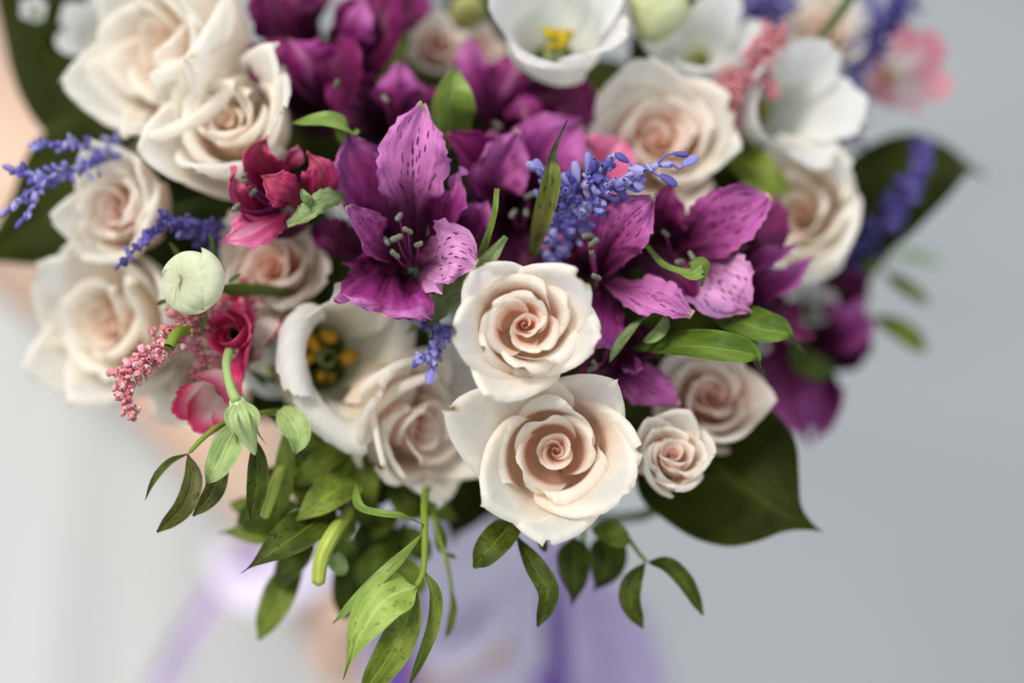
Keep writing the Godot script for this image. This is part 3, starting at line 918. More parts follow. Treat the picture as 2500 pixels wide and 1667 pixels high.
func make_back_leaves() -> void:
	var g := "big dark leaves round the bouquet"
	single_leaf("large_leaf", "big dark green leaf behind the large cream rose in the corner", g, [Vector3(420, 300, -0.10), Vector3(270, 200, -0.105), Vector3(110, 60, -0.115), Vector3(-90, -160, -0.13)], 232.0, Vector3(-0.2, 0.3, 1), "leaf_big", {"prof": OVATE, "cup": 0.35, "sub": 10})
	single_leaf("large_leaf", "dark round leaf behind the blue sprig and cream roses, over the arm", g, [Vector3(330, 400, -0.085), Vector3(210, 470, -0.09), Vector3(80, 560, -0.095), Vector3(-110, 660, -0.10)], 205.0, Vector3(-0.3, 0.1, 1), "leaf_big", {"prof": OVATE, "cup": 0.3, "sub": 10})
	single_leaf("large_leaf", "dark glossy leaf with turned tip behind the far blue sprig", g, [Vector3(2020, 650, -0.115), Vector3(2120, 520, -0.118), Vector3(2240, 425, -0.125), Vector3(2330, 400, -0.13), Vector3(2405, 430, -0.135)], 150.0, Vector3(0.1, 0.55, 0.8), "leaf_big", {"prof": [0.2, 0.75, 1.0, 1.0, 0.95, 0.85, 0.65, 0.35, 0.06], "cup": 0.5, "face2": Vector3(0.6, 0.8, 0.2)})
	single_leaf("large_leaf", "big dark green leaf with a pointed tip below the small roses", g, [Vector3(1640, 1020, -0.065), Vector3(1720, 1110, -0.055), Vector3(1840, 1205, -0.045), Vector3(1930, 1262, -0.04), Vector3(2008, 1298, -0.035)], 205.0, Vector3(-0.05, 0.25, 1), "leaf_big", {"prof": [0.2, 0.75, 1.0, 1.0, 0.94, 0.78, 0.50, 0.20, 0.07, 0.01], "cup": 0.3, "sub": 10})
	single_leaf("dark_leaf", "dark leaf in the gap between the two white cups", g, [Vector3(1590, 240, -0.11), Vector3(1585, 160, -0.105), Vector3(1575, 60, -0.10), Vector3(1560, -40, -0.10)], 60.0, Vector3(0, 0.2, 1), "leaf_big", {"prof": OVATE})
	# leaves deep in the bouquet that close the gaps between the flowers
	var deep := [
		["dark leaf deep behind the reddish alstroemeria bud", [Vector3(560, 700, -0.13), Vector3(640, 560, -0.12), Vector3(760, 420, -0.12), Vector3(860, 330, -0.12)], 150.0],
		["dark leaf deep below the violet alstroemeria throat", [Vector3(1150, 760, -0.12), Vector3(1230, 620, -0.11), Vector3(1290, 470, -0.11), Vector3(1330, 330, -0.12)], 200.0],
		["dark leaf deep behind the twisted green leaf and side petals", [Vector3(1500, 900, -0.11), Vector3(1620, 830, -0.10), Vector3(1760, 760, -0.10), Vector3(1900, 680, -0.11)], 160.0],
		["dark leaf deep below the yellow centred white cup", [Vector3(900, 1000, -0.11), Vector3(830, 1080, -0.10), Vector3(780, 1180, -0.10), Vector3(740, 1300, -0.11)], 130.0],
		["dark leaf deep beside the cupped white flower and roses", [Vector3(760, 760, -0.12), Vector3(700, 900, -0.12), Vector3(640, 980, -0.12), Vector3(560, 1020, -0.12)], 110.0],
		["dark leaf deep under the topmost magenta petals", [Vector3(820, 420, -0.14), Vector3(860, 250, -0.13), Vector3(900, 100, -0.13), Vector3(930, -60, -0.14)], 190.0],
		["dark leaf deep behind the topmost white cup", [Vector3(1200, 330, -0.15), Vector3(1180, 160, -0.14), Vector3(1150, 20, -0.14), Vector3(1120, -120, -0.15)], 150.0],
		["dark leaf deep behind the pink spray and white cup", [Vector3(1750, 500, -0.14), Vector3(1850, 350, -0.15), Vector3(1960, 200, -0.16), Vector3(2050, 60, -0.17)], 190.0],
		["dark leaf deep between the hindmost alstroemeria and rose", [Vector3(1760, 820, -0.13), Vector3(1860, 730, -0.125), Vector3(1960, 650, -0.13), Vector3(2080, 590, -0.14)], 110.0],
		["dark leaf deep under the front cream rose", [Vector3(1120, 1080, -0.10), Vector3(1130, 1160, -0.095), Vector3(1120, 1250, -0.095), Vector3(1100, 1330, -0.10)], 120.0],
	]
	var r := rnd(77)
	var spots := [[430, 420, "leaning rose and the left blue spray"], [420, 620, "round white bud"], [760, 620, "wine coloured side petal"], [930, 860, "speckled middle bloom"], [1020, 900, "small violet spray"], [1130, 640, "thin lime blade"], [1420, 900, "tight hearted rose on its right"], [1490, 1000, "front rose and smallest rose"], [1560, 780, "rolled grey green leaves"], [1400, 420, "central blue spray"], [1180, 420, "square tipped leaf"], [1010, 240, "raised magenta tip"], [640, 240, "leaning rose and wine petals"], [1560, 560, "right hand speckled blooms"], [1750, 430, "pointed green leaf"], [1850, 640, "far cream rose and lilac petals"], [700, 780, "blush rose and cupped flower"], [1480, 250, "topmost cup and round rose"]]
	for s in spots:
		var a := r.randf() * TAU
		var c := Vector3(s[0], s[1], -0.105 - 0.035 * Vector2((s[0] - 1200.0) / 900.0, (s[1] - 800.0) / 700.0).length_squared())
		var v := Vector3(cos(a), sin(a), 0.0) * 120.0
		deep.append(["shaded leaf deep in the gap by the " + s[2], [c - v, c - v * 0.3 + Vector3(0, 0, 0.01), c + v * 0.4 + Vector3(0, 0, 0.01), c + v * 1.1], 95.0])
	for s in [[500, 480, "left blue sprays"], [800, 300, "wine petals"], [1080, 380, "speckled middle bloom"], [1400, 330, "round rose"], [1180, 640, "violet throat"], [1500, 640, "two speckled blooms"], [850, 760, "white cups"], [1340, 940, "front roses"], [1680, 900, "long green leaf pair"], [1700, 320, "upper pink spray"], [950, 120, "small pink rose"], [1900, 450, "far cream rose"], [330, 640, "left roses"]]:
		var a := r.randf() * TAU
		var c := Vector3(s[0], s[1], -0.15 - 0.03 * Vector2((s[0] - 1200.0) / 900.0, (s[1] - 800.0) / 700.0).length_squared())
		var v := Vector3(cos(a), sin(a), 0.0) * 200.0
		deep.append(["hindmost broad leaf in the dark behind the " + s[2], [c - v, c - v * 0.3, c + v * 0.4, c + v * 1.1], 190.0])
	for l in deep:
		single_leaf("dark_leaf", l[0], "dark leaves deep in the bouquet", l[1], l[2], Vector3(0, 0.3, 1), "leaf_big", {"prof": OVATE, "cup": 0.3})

const CREAM := {"heart": Color(0.93, 0.52, 0.40), "heart_rim": Color(0.94, 0.78, 0.68), "inner": Color(0.96, 0.88, 0.77), "rim": Color(0.97, 0.945, 0.885), "base": Color(0.84, 0.80, 0.48)}
const PINKISH := {"heart": Color(0.91, 0.44, 0.32), "heart_rim": Color(0.92, 0.68, 0.56), "inner": Color(0.94, 0.80, 0.68), "rim": Color(0.945, 0.88, 0.82), "base": Color(0.82, 0.74, 0.48)}
const IVORY := {"heart": Color(0.93, 0.64, 0.48), "heart_rim": Color(0.94, 0.83, 0.72), "inner": Color(0.96, 0.905, 0.79), "rim": Color(0.97, 0.95, 0.89), "base": Color(0.84, 0.80, 0.48)}

func make_roses() -> void:
	var g := "cream roses in the bouquet"
	# the two sharp roses in front, petal by petal
	var l := rose_heart(9, 3, 0.25)
	for a in [60, 185, 300]:
		l.append({"phi": deg_to_rad(a), "w": 1.5, "rad": 0.25, "len": 0.50, "tm": 0.2, "hb": 0.2, "z": 0.28, "drop": 0.3, "pow": 2.2, "spiral": 0.06, "folds": lips(0.98, 0.55, 0.03), "nu": 32, "nv": 28, "stain": 0.0})
	for a in [[25, 0.96, 0.45, 0.98, 0.55], [150, 0.98, 0.6, 0.95, 0.42], [262, 0.96, 0.5, 0.98, 0.5]]:
		l.append({"phi": deg_to_rad(a[0]), "w": 1.35, "rad": 0.36, "len": 0.62, "tm": 0.12, "hb": 0.25, "z": 0.14, "drop": 0.35, "pow": 2.2, "spiral": 0.06, "nu": 36, "nv": 32, "folds": [[a[1], a[2], 1, 0.045], [a[3], a[4], -1, 0.045]]})
	for a in [[95, 0.80, 0.72], [210, 0.97, 0.35], [318, 0.86, 0.62]]:
		l.append({"phi": deg_to_rad(a[0]), "w": 1.25, "rad": 0.44, "len": 0.66, "tm": 0.16, "drop": 0.25, "pow": 2.0, "spiral": 0.07, "nu": 40, "nv": 36, "folds": [[a[1], a[2], 1, 0.055]] if a[1] < 0.9 else lips(0.96, 0.3, 0.045)})
	for a in [[44, 0.95, 0.42], [136, 0.84, 0.4], [190, 0.98, 0.45], [242, 0.9, 0.42], [345, 0.86, 0.38]]:
		l.append({"phi": deg_to_rad(a[0]), "w": 1.25, "rad": 0.54, "len": a[1], "tm": a[2], "drop": 0.22, "pow": 1.6, "spiral": 0.06, "wob": 0.03, "crease": 0.008, "nu": 44, "nv": 40, "nick": 0.7, "stain": 1.0, "folds": lips(0.97, 0.5, 0.048)})
	rose("cream rose with a tight pink heart above the front rose", g, Vector3(1280, 792, 0.012), 218, Vector3(0.03, 0.05, 1), 0, l, CREAM, 3)
	l = rose_heart(8, 8, 0.20)
	for a in [[20, 0.97, 0.6], [215, 0.97, 0.55], [115, 0.97, 0.55]]:
		l.append({"phi": deg_to_rad(a[0]), "w": 1.5, "rad": 0.31, "len": 0.62, "tm": 0.12, "hb": 0.25, "z": 0.16, "drop": 0.35, "pow": 2.2, "spiral": 0.06, "nu": 36, "nv": 32, "folds": lips(a[1], a[2], 0.05)})
	l.append({"phi": deg_to_rad(-60), "w": 1.25, "rad": 0.46, "len": 0.80, "tm": 0.06, "hb": 0.35, "drop": 0.2, "spiral": 0.05, "nu": 40, "nv": 36, "folds": [[0.84, 0.72, 1, 0.075]]})
	l.append({"phi": deg_to_rad(176), "w": 1.0, "rad": 0.48, "len": 0.80, "tm": 0.06, "hb": 0.35, "drop": 0.2, "spiral": 0.05, "nu": 40, "nv": 36, "folds": [[0.80, 0.86, 1, 0.075]]})
	l.append({"phi": deg_to_rad(75), "w": 1.2, "rad": 0.46, "len": 0.70, "tm": 0.15, "hb": 0.4, "drop": 0.25, "spiral": 0.05, "nu": 40, "nv": 36, "folds": [[0.95, 0.6, 1, 0.06]]})
	for a in [[52, 0.95, 0.34, 1.2, 0.50], [2, 1.0, 0.44, 1.05, 0.55], [-36, 1.15, 0.52, 1.3, 0.56], [-95, 1.06, 0.48, 1.35, 0.58], [122, 0.98, 0.62, 1.0, 0.6], [166, 1.36, 0.60, 1.1, 0.52], [215, 1.10, 0.46, 1.35, 0.58]]:
		l.append({"phi": deg_to_rad(a[0]), "w": a[3], "rad": 0.54, "len": a[1], "tm": a[2], "hb": 0.4, "drop": 0.22, "pow": 1.4, "spiral": 0.05, "wob": 0.05, "crease": 0.012, "taper": 0.25, "nu": 46, "nv": 42, "nick": 0.7, "stain": 1.0, "folds": lips(0.96, a[4], 0.05)})
	rose("large open cream rose lowest and nearest in the bouquet", g, Vector3(1356, 1100, -0.006), 232, Vector3(0.03, 0.06, 1), 0, l, CREAM, 8)
	# the others
	var t := {}
	rose("largest cream rose, seen from its side in the upper corner", g, Vector3(385, 120, -0.05), 310, Vector3(-0.62, 0.1, 0.8), 0.4, rose_list(21, 8, 0.45, 5), IVORY, 21)
	rose("ivory rose leaning up between the largest rose and the reddish bud", g, Vector3(548, 290, -0.035), 245, Vector3(-0.2, 0.32, 0.9), 0.2, rose_list(22, 8, 0.8), IVORY, 22)
	rose("small cream rose between the left blue sprigs", g, Vector3(280, 505, -0.045), 190, Vector3(-0.45, 0.05, 0.9), 1.1, rose_list(23, 8, 0.8), CREAM, 23)
	rose("tall cream rose behind the arching pink spray", g, Vector3(262, 795, -0.055), 268, Vector3(-0.42, 0.0, 0.9), 0.6, rose_list(24, 8, 0.65, 6), IVORY, 24)
	rose("blush rose behind the round white bud", g, Vector3(665, 650, -0.045), 172, Vector3(-0.05, 0.2, 1), 2.0, rose_list(25, 8, 0.8), PINKISH, 25)
	rose("pale cream rose mostly hidden behind the pink spray and pink rims", g, Vector3(478, 925, -0.062), 165, Vector3(0.15, -0.1, 1), 1.9, rose_list(34, 8, 0.9), IVORY, 34)
	rose("smallest cream rose tucked beside the front rose", g, Vector3(1646, 1108, -0.016), 140, Vector3(0.1, 0.34, 0.92), 0.8, rose_list(26, 9, 0.35), CREAM, 26)
	rose("blush rose under the pair of long green leaves", g, Vector3(1738, 970, -0.045), 185, Vector3(0.08, 0.25, 1), 1.7, rose_list(27, 8, 0.8), PINKISH, 27)
	rose("loose cream rose between the front rose and the cupped white flower", g, Vector3(1030, 1040, -0.034), 240, Vector3(0.66, -0.14, 0.74), 2.6, rose_list(28, 8, 1.0, 6), CREAM, 28)
	rose("round cream rose behind the central blue sprig", g, Vector3(1615, 345, -0.06), 240, Vector3(-0.05, 0.15, 1), 0.3, rose_list(29, 8, 1.0, 6), CREAM, 29)
	rose("blurred cream rose beside the far blue spray", g, Vector3(1955, 515, -0.08), 225, Vector3(-0.3, 0.12, 1), 1.3, rose_list(30, 8, 1.0), IVORY, 30)
	rose("small blurred pink rose above the purple alstroemerias", g, Vector3(1062, 112, -0.09), 100, Vector3(0, 0.3, 1), 0.3, rose_list(31, 8, 0.9), PINKISH, 31)
	rose("small pale pink bloom under the rim of the topmost white cup", g, Vector3(1175, 112, -0.105), 70, Vector3(0.2, 0.3, 1), 0.9, rose_list(32, 8, 0.9), PINKISH, 32)
	rose("blurred cream rose at the top behind the pink spray", g, Vector3(2010, 75, -0.11), 140, Vector3(-0.1, 0.2, 1), 2.2, rose_list(33, 8, 0.9), CREAM, 33)

# cup flowers
const WHITE := {"heart": Color(0.86, 0.87, 0.80), "heart_rim": Color(0.90, 0.90, 0.88), "inner": Color(0.86, 0.86, 0.80), "rim": Color(0.90, 0.90, 0.89), "base": Color(0.52, 0.50, 0.20)}

func cup(label: String, c: Vector3, size: float, axis: Vector3, petals: Array, sd: int, gold: String, reach := 0.22, tint := WHITE, lift := 0.0) -> void:
	var t := tint.duplicate()
	t.mat = M.white_petal
	t.deep = 0.7
	var o := rose(label, "white cup shaped lisianthus in the bouquet", c, size, axis, 0.0, petals, t, sd, "lisianthus", "lisianthus")
	var s := size * PX
	var r := rnd(sd)
	part("ovary", lathe([[0.0, 0.02], [0.11, 0.05], [0.13, 0.2], [0.06, 0.33], [0.03, 0.48], [0.09, 0.53], [0.0, 0.56]].map(func(e): return [e[0] * s, (e[1] + lift) * s]), 10), M.bud_green, o).rotation.x = PI / 2
	for k in 7:
		var a := TAU * k / 7.0 + r.randf_range(-0.7, 0.7)
		var far := reach * (0.25 + 1.0 * sqrt(r.randf()))
		var tip := Vector3(cos(a) * far, sin(a) * far, r.randf_range(0.36, 0.56) + lift) * s
		var f := part("stamen", tube([Vector3(cos(a) * 0.08, sin(a) * 0.08, 0.05 + lift) * s, tip * 0.7, tip], [0.0007, 0.0005], 5, 4), M.bud_green, o)
		var an := part("anther", lathe([[0.0, -0.5], [0.2, -0.4], [0.3, 0.0], [0.2, 0.4], [0.0, 0.5]], 8), M[gold], f)
		an.transform = along(Vector3(r.randf_range(-1, 1), r.randf_range(-1, 1), 0.3), tip, Vector3(1, r.randf_range(0.7, 1.3), 1) * s * r.randf_range(0.13, 0.25))

func make_cups() -> void:
	var l := []
	ring(l, 5, 100, {"w": 0.95, "rad": 0.56, "hb": 0.55, "len": 0.66, "tm": 0.46, "curl": 0.9, "from": 0.75, "drop": 0.28, "pow": 2.2, "spiral": 0.06, "wob": 0.045, "taper": 0.3, "nu": 30, "nv": 30}, 41)
	cup("open white cup at the top with a yellow centre", Vector3(1360, 66, -0.05), 212, Vector3(0.05, 0.50, 0.85), l, 41, "gold", 0.10)
	l = []
	for a in [[-10, 1.05, 0.28], [65, 0.95, 0.3], [-80, 1.05, 0.3], [190, 0.95, 0.2], [130, 0.9, 0.22]]:
		l.append({"phi": deg_to_rad(a[0]), "w": 1.0, "rad": 0.36, "hb": 0.4, "len": a[1], "tm": a[2], "curl": 0.5, "from": 0.7, "drop": 0.25, "pow": 2.2, "spiral": 0.05, "wob": 0.05, "taper": 0.3, "nu": 30, "nv": 28})
	cup("white lisianthus opening to the right behind the hind pink spray", Vector3(1895, 262, -0.08), 240, Vector3(0.38, 0.0, 0.9), l, 42, "moss", 0.06)
	l = []
	for a in [[200, 1.0, 0.35], [265, 1.05, 0.35], [130, 1.0, 0.35], [330, 0.9, 0.3], [60, 0.9, 0.3]]:
		l.append({"phi": deg_to_rad(a[0]), "w": 1.0, "rad": 0.42, "hb": 0.4, "len": a[1], "tm": a[2], "curl": 0.6, "from": 0.7, "drop": 0.25, "pow": 2.2, "spiral": 0.06, "wob": 0.05, "taper": 0.3, "nu": 28, "nv": 26})
	cup("large white lisianthus with drooping front petal left of the hind pink spray", Vector3(1705, 110, -0.09), 215, Vector3(-0.05, 0.45, 0.85), l, 49, "moss", 0.06)
	l = []
	for a in [[172, 1.05, 0.10, 0.72], [240, 1.1, 0.15, 0.74], [305, 1.0, 0.15, 0.72], [10, 1.05, 0.2, 0.70], [90, 1.15, 0.16, 0.80]]:
		l.append({"phi": deg_to_rad(a[0]), "w": 1.05, "rad": 0.42, "hb": 0.35, "z": -0.30, "len": a[1], "tm": a[2], "drop": 0.22, "pow": 2.0, "spiral": 0.09, "wob": 0.06, "crease": 0.02, "taper": 0.2, "nu": 38, "nv": 38, "stain": 0.15, "folds": [[a[3], a[3] + 0.12, 1, 0.17]]})
	var bell := WHITE.duplicate()
	bell.squash = 0.84
	bell.rim = Color(0.92, 0.90, 0.85)
	bell.inner = Color(0.84, 0.80, 0.62)
	bell.base = Color(0.62, 0.52, 0.20)
	bell.heart = bell.inner
	cup("white lisianthus with amber stamens deep in its cup", Vector3(852, 872, -0.030), 285, Vector3(0.48, 0.02, 0.88), l, 43, "amber", 0.17, bell, -0.28)
	l = []
	for a in [20, 120, 240]:
		l.append({"phi": deg_to_rad(a), "w": 1.3, "rad": 0.6, "hb": 0.5, "len": 0.9, "tm": -0.1, "curl": 0.6, "from": 0.8, "drop": 0.3, "spiral": 0.08, "wob": 0.05})
	cup("half closed white lisianthus showing its pale outer side beside magenta rims", Vector3(655, 885, -0.055), 125, Vector3(-0.25, 0.35, 0.7), l, 44, "gold", 0.05)
	l = []
	for a in [-30, 40, 110, 180, 250]:
		l.append({"phi": deg_to_rad(a), "w": 0.9, "rad": 0.5, "hb": 0.45, "len": 0.75, "tm": 0.3, "curl": 0.6, "from": 0.7, "drop": 0.3, "spiral": 0.05, "wob": 0.05})
	var pinkrim := {"heart": Color(0.85, 0.74, 0.72), "heart_rim": Color(0.84, 0.36, 0.44), "inner": Color(0.86, 0.78, 0.76), "rim": Color(0.80, 0.27, 0.38), "base": Color(0.6, 0.6, 0.4)}
	cup("far lisianthus with pink rims beside the upper blue spray", Vector3(2200, 180, -0.13), 150, Vector3(0.45, 0.1, 0.8), l, 45, "gold", 0.05, pinkrim)
	l = []
	for a in [0, 72, 144, 216, 288]:
		l.append({"phi": deg_to_rad(a), "w": 0.9, "rad": 0.5, "hb": 0.4, "len": 0.7, "tm": 0.4, "curl": 0.6, "from": 0.7, "drop": 0.3, "spiral": 0.05, "wob": 0.05})
	cup("white lisianthus half hidden by the hindmost magenta petals", Vector3(1975, 745, -0.115), 85, Vector3(0.1, 0.4, 0.8), l, 46, "moss", 0.05)
	cup("bluish white flower peeping out behind the largest rose", Vector3(225, 75, -0.09), 115, Vector3(-0.4, 0.3, 0.8), l.duplicate(true), 47, "moss", 0.05)
	cup("tiny white blossom lying on the big corner leaf", Vector3(82, 25, -0.085), 46, Vector3(-0.1, 0.3, 0.9), l.duplicate(true), 48, "moss", 0.05)

func bud(label: String, c: Vector3, size: float, axis: Vector3, base: Color, rim: Color, sd: int, long := 1.0) -> Node3D:
	var t := {"heart": rim, "heart_rim": rim.lerp(base, 0.5), "inner": rim, "rim": rim.lerp(base, 0.4), "base": base, "deep": 0.6, "mat": M.white_petal}
	var l := []
	for k in 6:
		var e := {"phi": k * 2.4 + sd, "w": 1.35, "rad": 0.80 + 0.035 * k, "hb": 0.75 * long, "len": 1.32 + 0.2 * (long - 1.0) - 0.07 * k, "tm": -1.15 + 0.02 * k, "curl": -0.7 + 0.05 * k, "from": 0.2, "drop": 0.24 + 0.05 * k, "pow": 1.8, "spiral": 0.05, "wob": 0.035, "nu": 30, "nv": 28, "taper": 0.2 + 0.05 * k}
		l.append(e)
	return rose(label, "closed lisianthus buds", c, size, axis, 0.0, l, t, sd, "lisianthus_bud", "flower bud")

func make_buds() -> void:
	var o := bud("round greenish white bud in front of the blush rose", Vector3(472, 690, 0.0), 84, Vector3(-0.45, 0.12, 0.85), Color(0.62, 0.70, 0.36), Color(0.90, 0.90, 0.78), 51)
	var at := o.position
	var inv := o.transform.basis.inverse() * cam_basis
	for s in [[Vector3(545, 730, -0.025), Vector3(520, 620, -0.02), Vector3(518, 598, -0.012), Vector3(508, 566, -0.005)], [Vector3(440, 640, -0.025), Vector3(428, 612, -0.02), Vector3(412, 590, -0.016)], [Vector3(555, 690, -0.02), Vector3(570, 680, -0.016), Vector3(588, 668, -0.012)], [Vector3(410, 730, -0.02), Vector3(395, 738, -0.014), Vector3(382, 744, -0.01)], [Vector3(500, 745, -0.02), Vector3(500, 775, -0.012), Vector3(487, 812, -0.006)]]:
		var p := part("sepal", blade(s, 6.5, Vector3(0, 0, 1), at, {"nu": 4, "sub": 5}), M.leaf_fresh_plain, o)
		p.transform = Transform3D(inv, Vector3.ZERO)
	o = bud("long greenish bud lying on top between the white cups", Vector3(1640, 20, -0.06), 74, Vector3(-0.93, -0.34, 0.12), Color(0.50, 0.56, 0.16), Color(0.80, 0.82, 0.58), 52, 1.9)
	o = bud("small olive bud above the pink rose at the top", Vector3(1140, 20, -0.10), 48, Vector3(0.1, -0.6, 0.7), Color(0.42, 0.45, 0.10), Color(0.62, 0.62, 0.30), 53, 1.4)
	# the hanging bud with its stem and pointed sepals
	at = P(558, 850, -0.005)
	o = thing("hanging_bud", "green bud hanging upside down on its curved stalk before the pink rims", "flower bud", at, "closed lisianthus buds", cam_basis)
	part("stem", tube([Q(Vector3(560, 850, -0.012), at), Q(Vector3(552, 890, 0.0), at), Q(Vector3(562, 945, 0.006), at), Q(Vector3(580, 985, 0.008), at)], [0.0016, 0.0013, 0.0018], 9, 6), M.stem_pale, o)
	var b := part("bud", lathe([[0.0, -0.0075], [0.0022, -0.0068], [0.0036, -0.0035], [0.0040, 0.0], [0.0034, 0.004], [0.0020, 0.0085], [0.0008, 0.0115], [0.0, 0.0125]], 12, 0.05), M.bud_green, o)
	b.transform = along(Q(Vector3(610, 1075, 0.008), at) - Q(Vector3(580, 985, 0.008), at), Q(Vector3(592, 1022, 0.006), at), Vector3.ONE)
	for s in [[Vector3(578, 982, 0.008), Vector3(568, 1025, 0.0135), Vector3(592, 1075, 0.012), Vector3(606, 1090, 0.012)], [Vector3(585, 982, 0.008), Vector3(622, 1010, 0.010), Vector3(626, 1050, 0.010), Vector3(650, 1085, 0.006)], [Vector3(580, 982, 0.008), Vector3(597, 1020, 0.014), Vector3(612, 1070, 0.012), Vector3(630, 1105, 0.010)], [Vector3(575, 985, 0.008), Vector3(556, 1015, 0.006), Vector3(566, 1055, 0.006), Vector3(580, 1085, 0.006)]]:
		part("sepal", blade(s, 13.0, Vector3(0, 0.2, 1), at, {"nu": 6, "prof": [0.5, 1.0, 0.9, 0.45, 0.2, 0.02], "cup": 0.9}), M.bud_green, o)
	# the cut stalk of the round bud
	at = P(520, 815, -0.03)
	o = thing("cut_stalk", "short cut green stalk curving over the pink spray", "stalk", at, "", cam_basis)
	part("stalk_body", tube([Vector3.ZERO, Q(Vector3(470, 805, -0.012), at), Q(Vector3(432, 812, 0.0), at), Q(Vector3(412, 848, 0.004), at)], [0.0012, 0.0015, 0.0018, 0.0019], 10, 6, false), M.green_stem, o)
	part("cut_end", lathe([[0.0, 0.0003], [0.0012, 0.0003], [0.0019, -0.0002]], 10), M.green_stem, o).transform = along(Q(Vector3(406, 862, 0.004), at) - Q(Vector3(413, 846, 0.004), at), Q(Vector3(412, 848, 0.004), at))
	# the magenta edged lisianthus: a rolled bloom and a half open one below it
	var tint := {"heart": Color(0.52, 0.015, 0.09), "heart_rim": Color(0.66, 0.05, 0.17), "inner": Color(0.60, 0.03, 0.13), "rim": Color(0.68, 0.09, 0.22), "base": Color(0.75, 0.45, 0.45), "mat": M.petal, "loose": 0.2}
	var l := rose_heart(3, 91, 0.22)
	for a in [[200, 0.42, 0.75], [80, 0.5, 0.85], [310, 0.55, 0.9], [20, 0.62, 1.05]]:
		l.append({"phi": deg_to_rad(a[0]), "w": 1.5, "rad": a[1], "len": a[2], "tm": 0.05, "hb": 0.3, "drop": 0.3, "spiral": 0.16, "wob": 0.07, "crease": 0.02, "curl": 0.9, "from": 0.75})
	rose("rolled deep pink lisianthus beside the round bud, above the hanging bud", "white lisianthus with deep pink rims", Vector3(552, 816, -0.012), 82, Vector3(-0.2, 0.1, 1), 0.0, l, tint, 91, "pink_lisianthus", "lisianthus")
	tint = {"heart": Color(0.86, 0.68, 0.66), "heart_rim": Color(0.62, 0.04, 0.15), "inner": Color(0.86, 0.72, 0.70), "rim": Color(0.64, 0.06, 0.18), "base": Color(0.88, 0.82, 0.70), "mat": M.petal, "loose": 0.25}
	l = []
	for a in [[160, 0.9], [235, 0.8], [60, 1.1], [320, 0.7]]:
		l.append({"phi": deg_to_rad(a[0]), "w": 1.3, "rad": 0.62, "len": a[1], "tm": 0.22, "hb": 0.5, "drop": 0.25, "spiral": 0.10, "wob": 0.10, "crease": 0.03, "curl": 0.8, "from": 0.78})
	rose("crumpled lisianthus with white inside and deep pink rims, left of the hanging bud", "white lisianthus with deep pink rims", Vector3(520, 972, -0.014), 98, Vector3(-0.30, -0.35, 0.85), 0.0, l, tint, 92, "pink_lisianthus", "lisianthus")
	at = P(600, 900, -0.035)
	o = thing("pink_lisianthus", "long curled deep pink petals of a lisianthus behind the hanging stalk", "lisianthus", at, "white lisianthus with deep pink rims", cam_basis)
	for s in [
		[[Vector3(540, 735, -0.035), Vector3(595, 742, -0.028), Vector3(612, 805, -0.022), Vector3(600, 875, -0.016), Vector3(580, 945, -0.014), Vector3(556, 985, -0.016)], 30.0, Vector3(-0.7, 0.0, 0.7), "magenta_rim"],
		[[Vector3(600, 870, -0.05), Vector3(625, 840, -0.035), Vector3(650, 800, -0.03), Vector3(668, 778, -0.032)], 45.0, Vector3(-0.3, 0.1, 1), "picotee"],
	]:
		part("petal", blade(s[0], s[1], s[2], at, {"prof": [0.4, 0.8, 1.0, 1.0, 1.0, 0.85, 0.4], "cup": 0.9, "ruffle": 0.5, "ragged": 0.15, "groove": 0.12, "nu": 16}), M[s[3]], o)
	stem_to_bind(at, bind() - at, 0.0018, o)

func v3(a: Array) -> Array:
	var out := []
	for i in range(0, a.size(), 3):
		out.append(Vector3(a[i], a[i + 1], a[i + 2]))
	return out

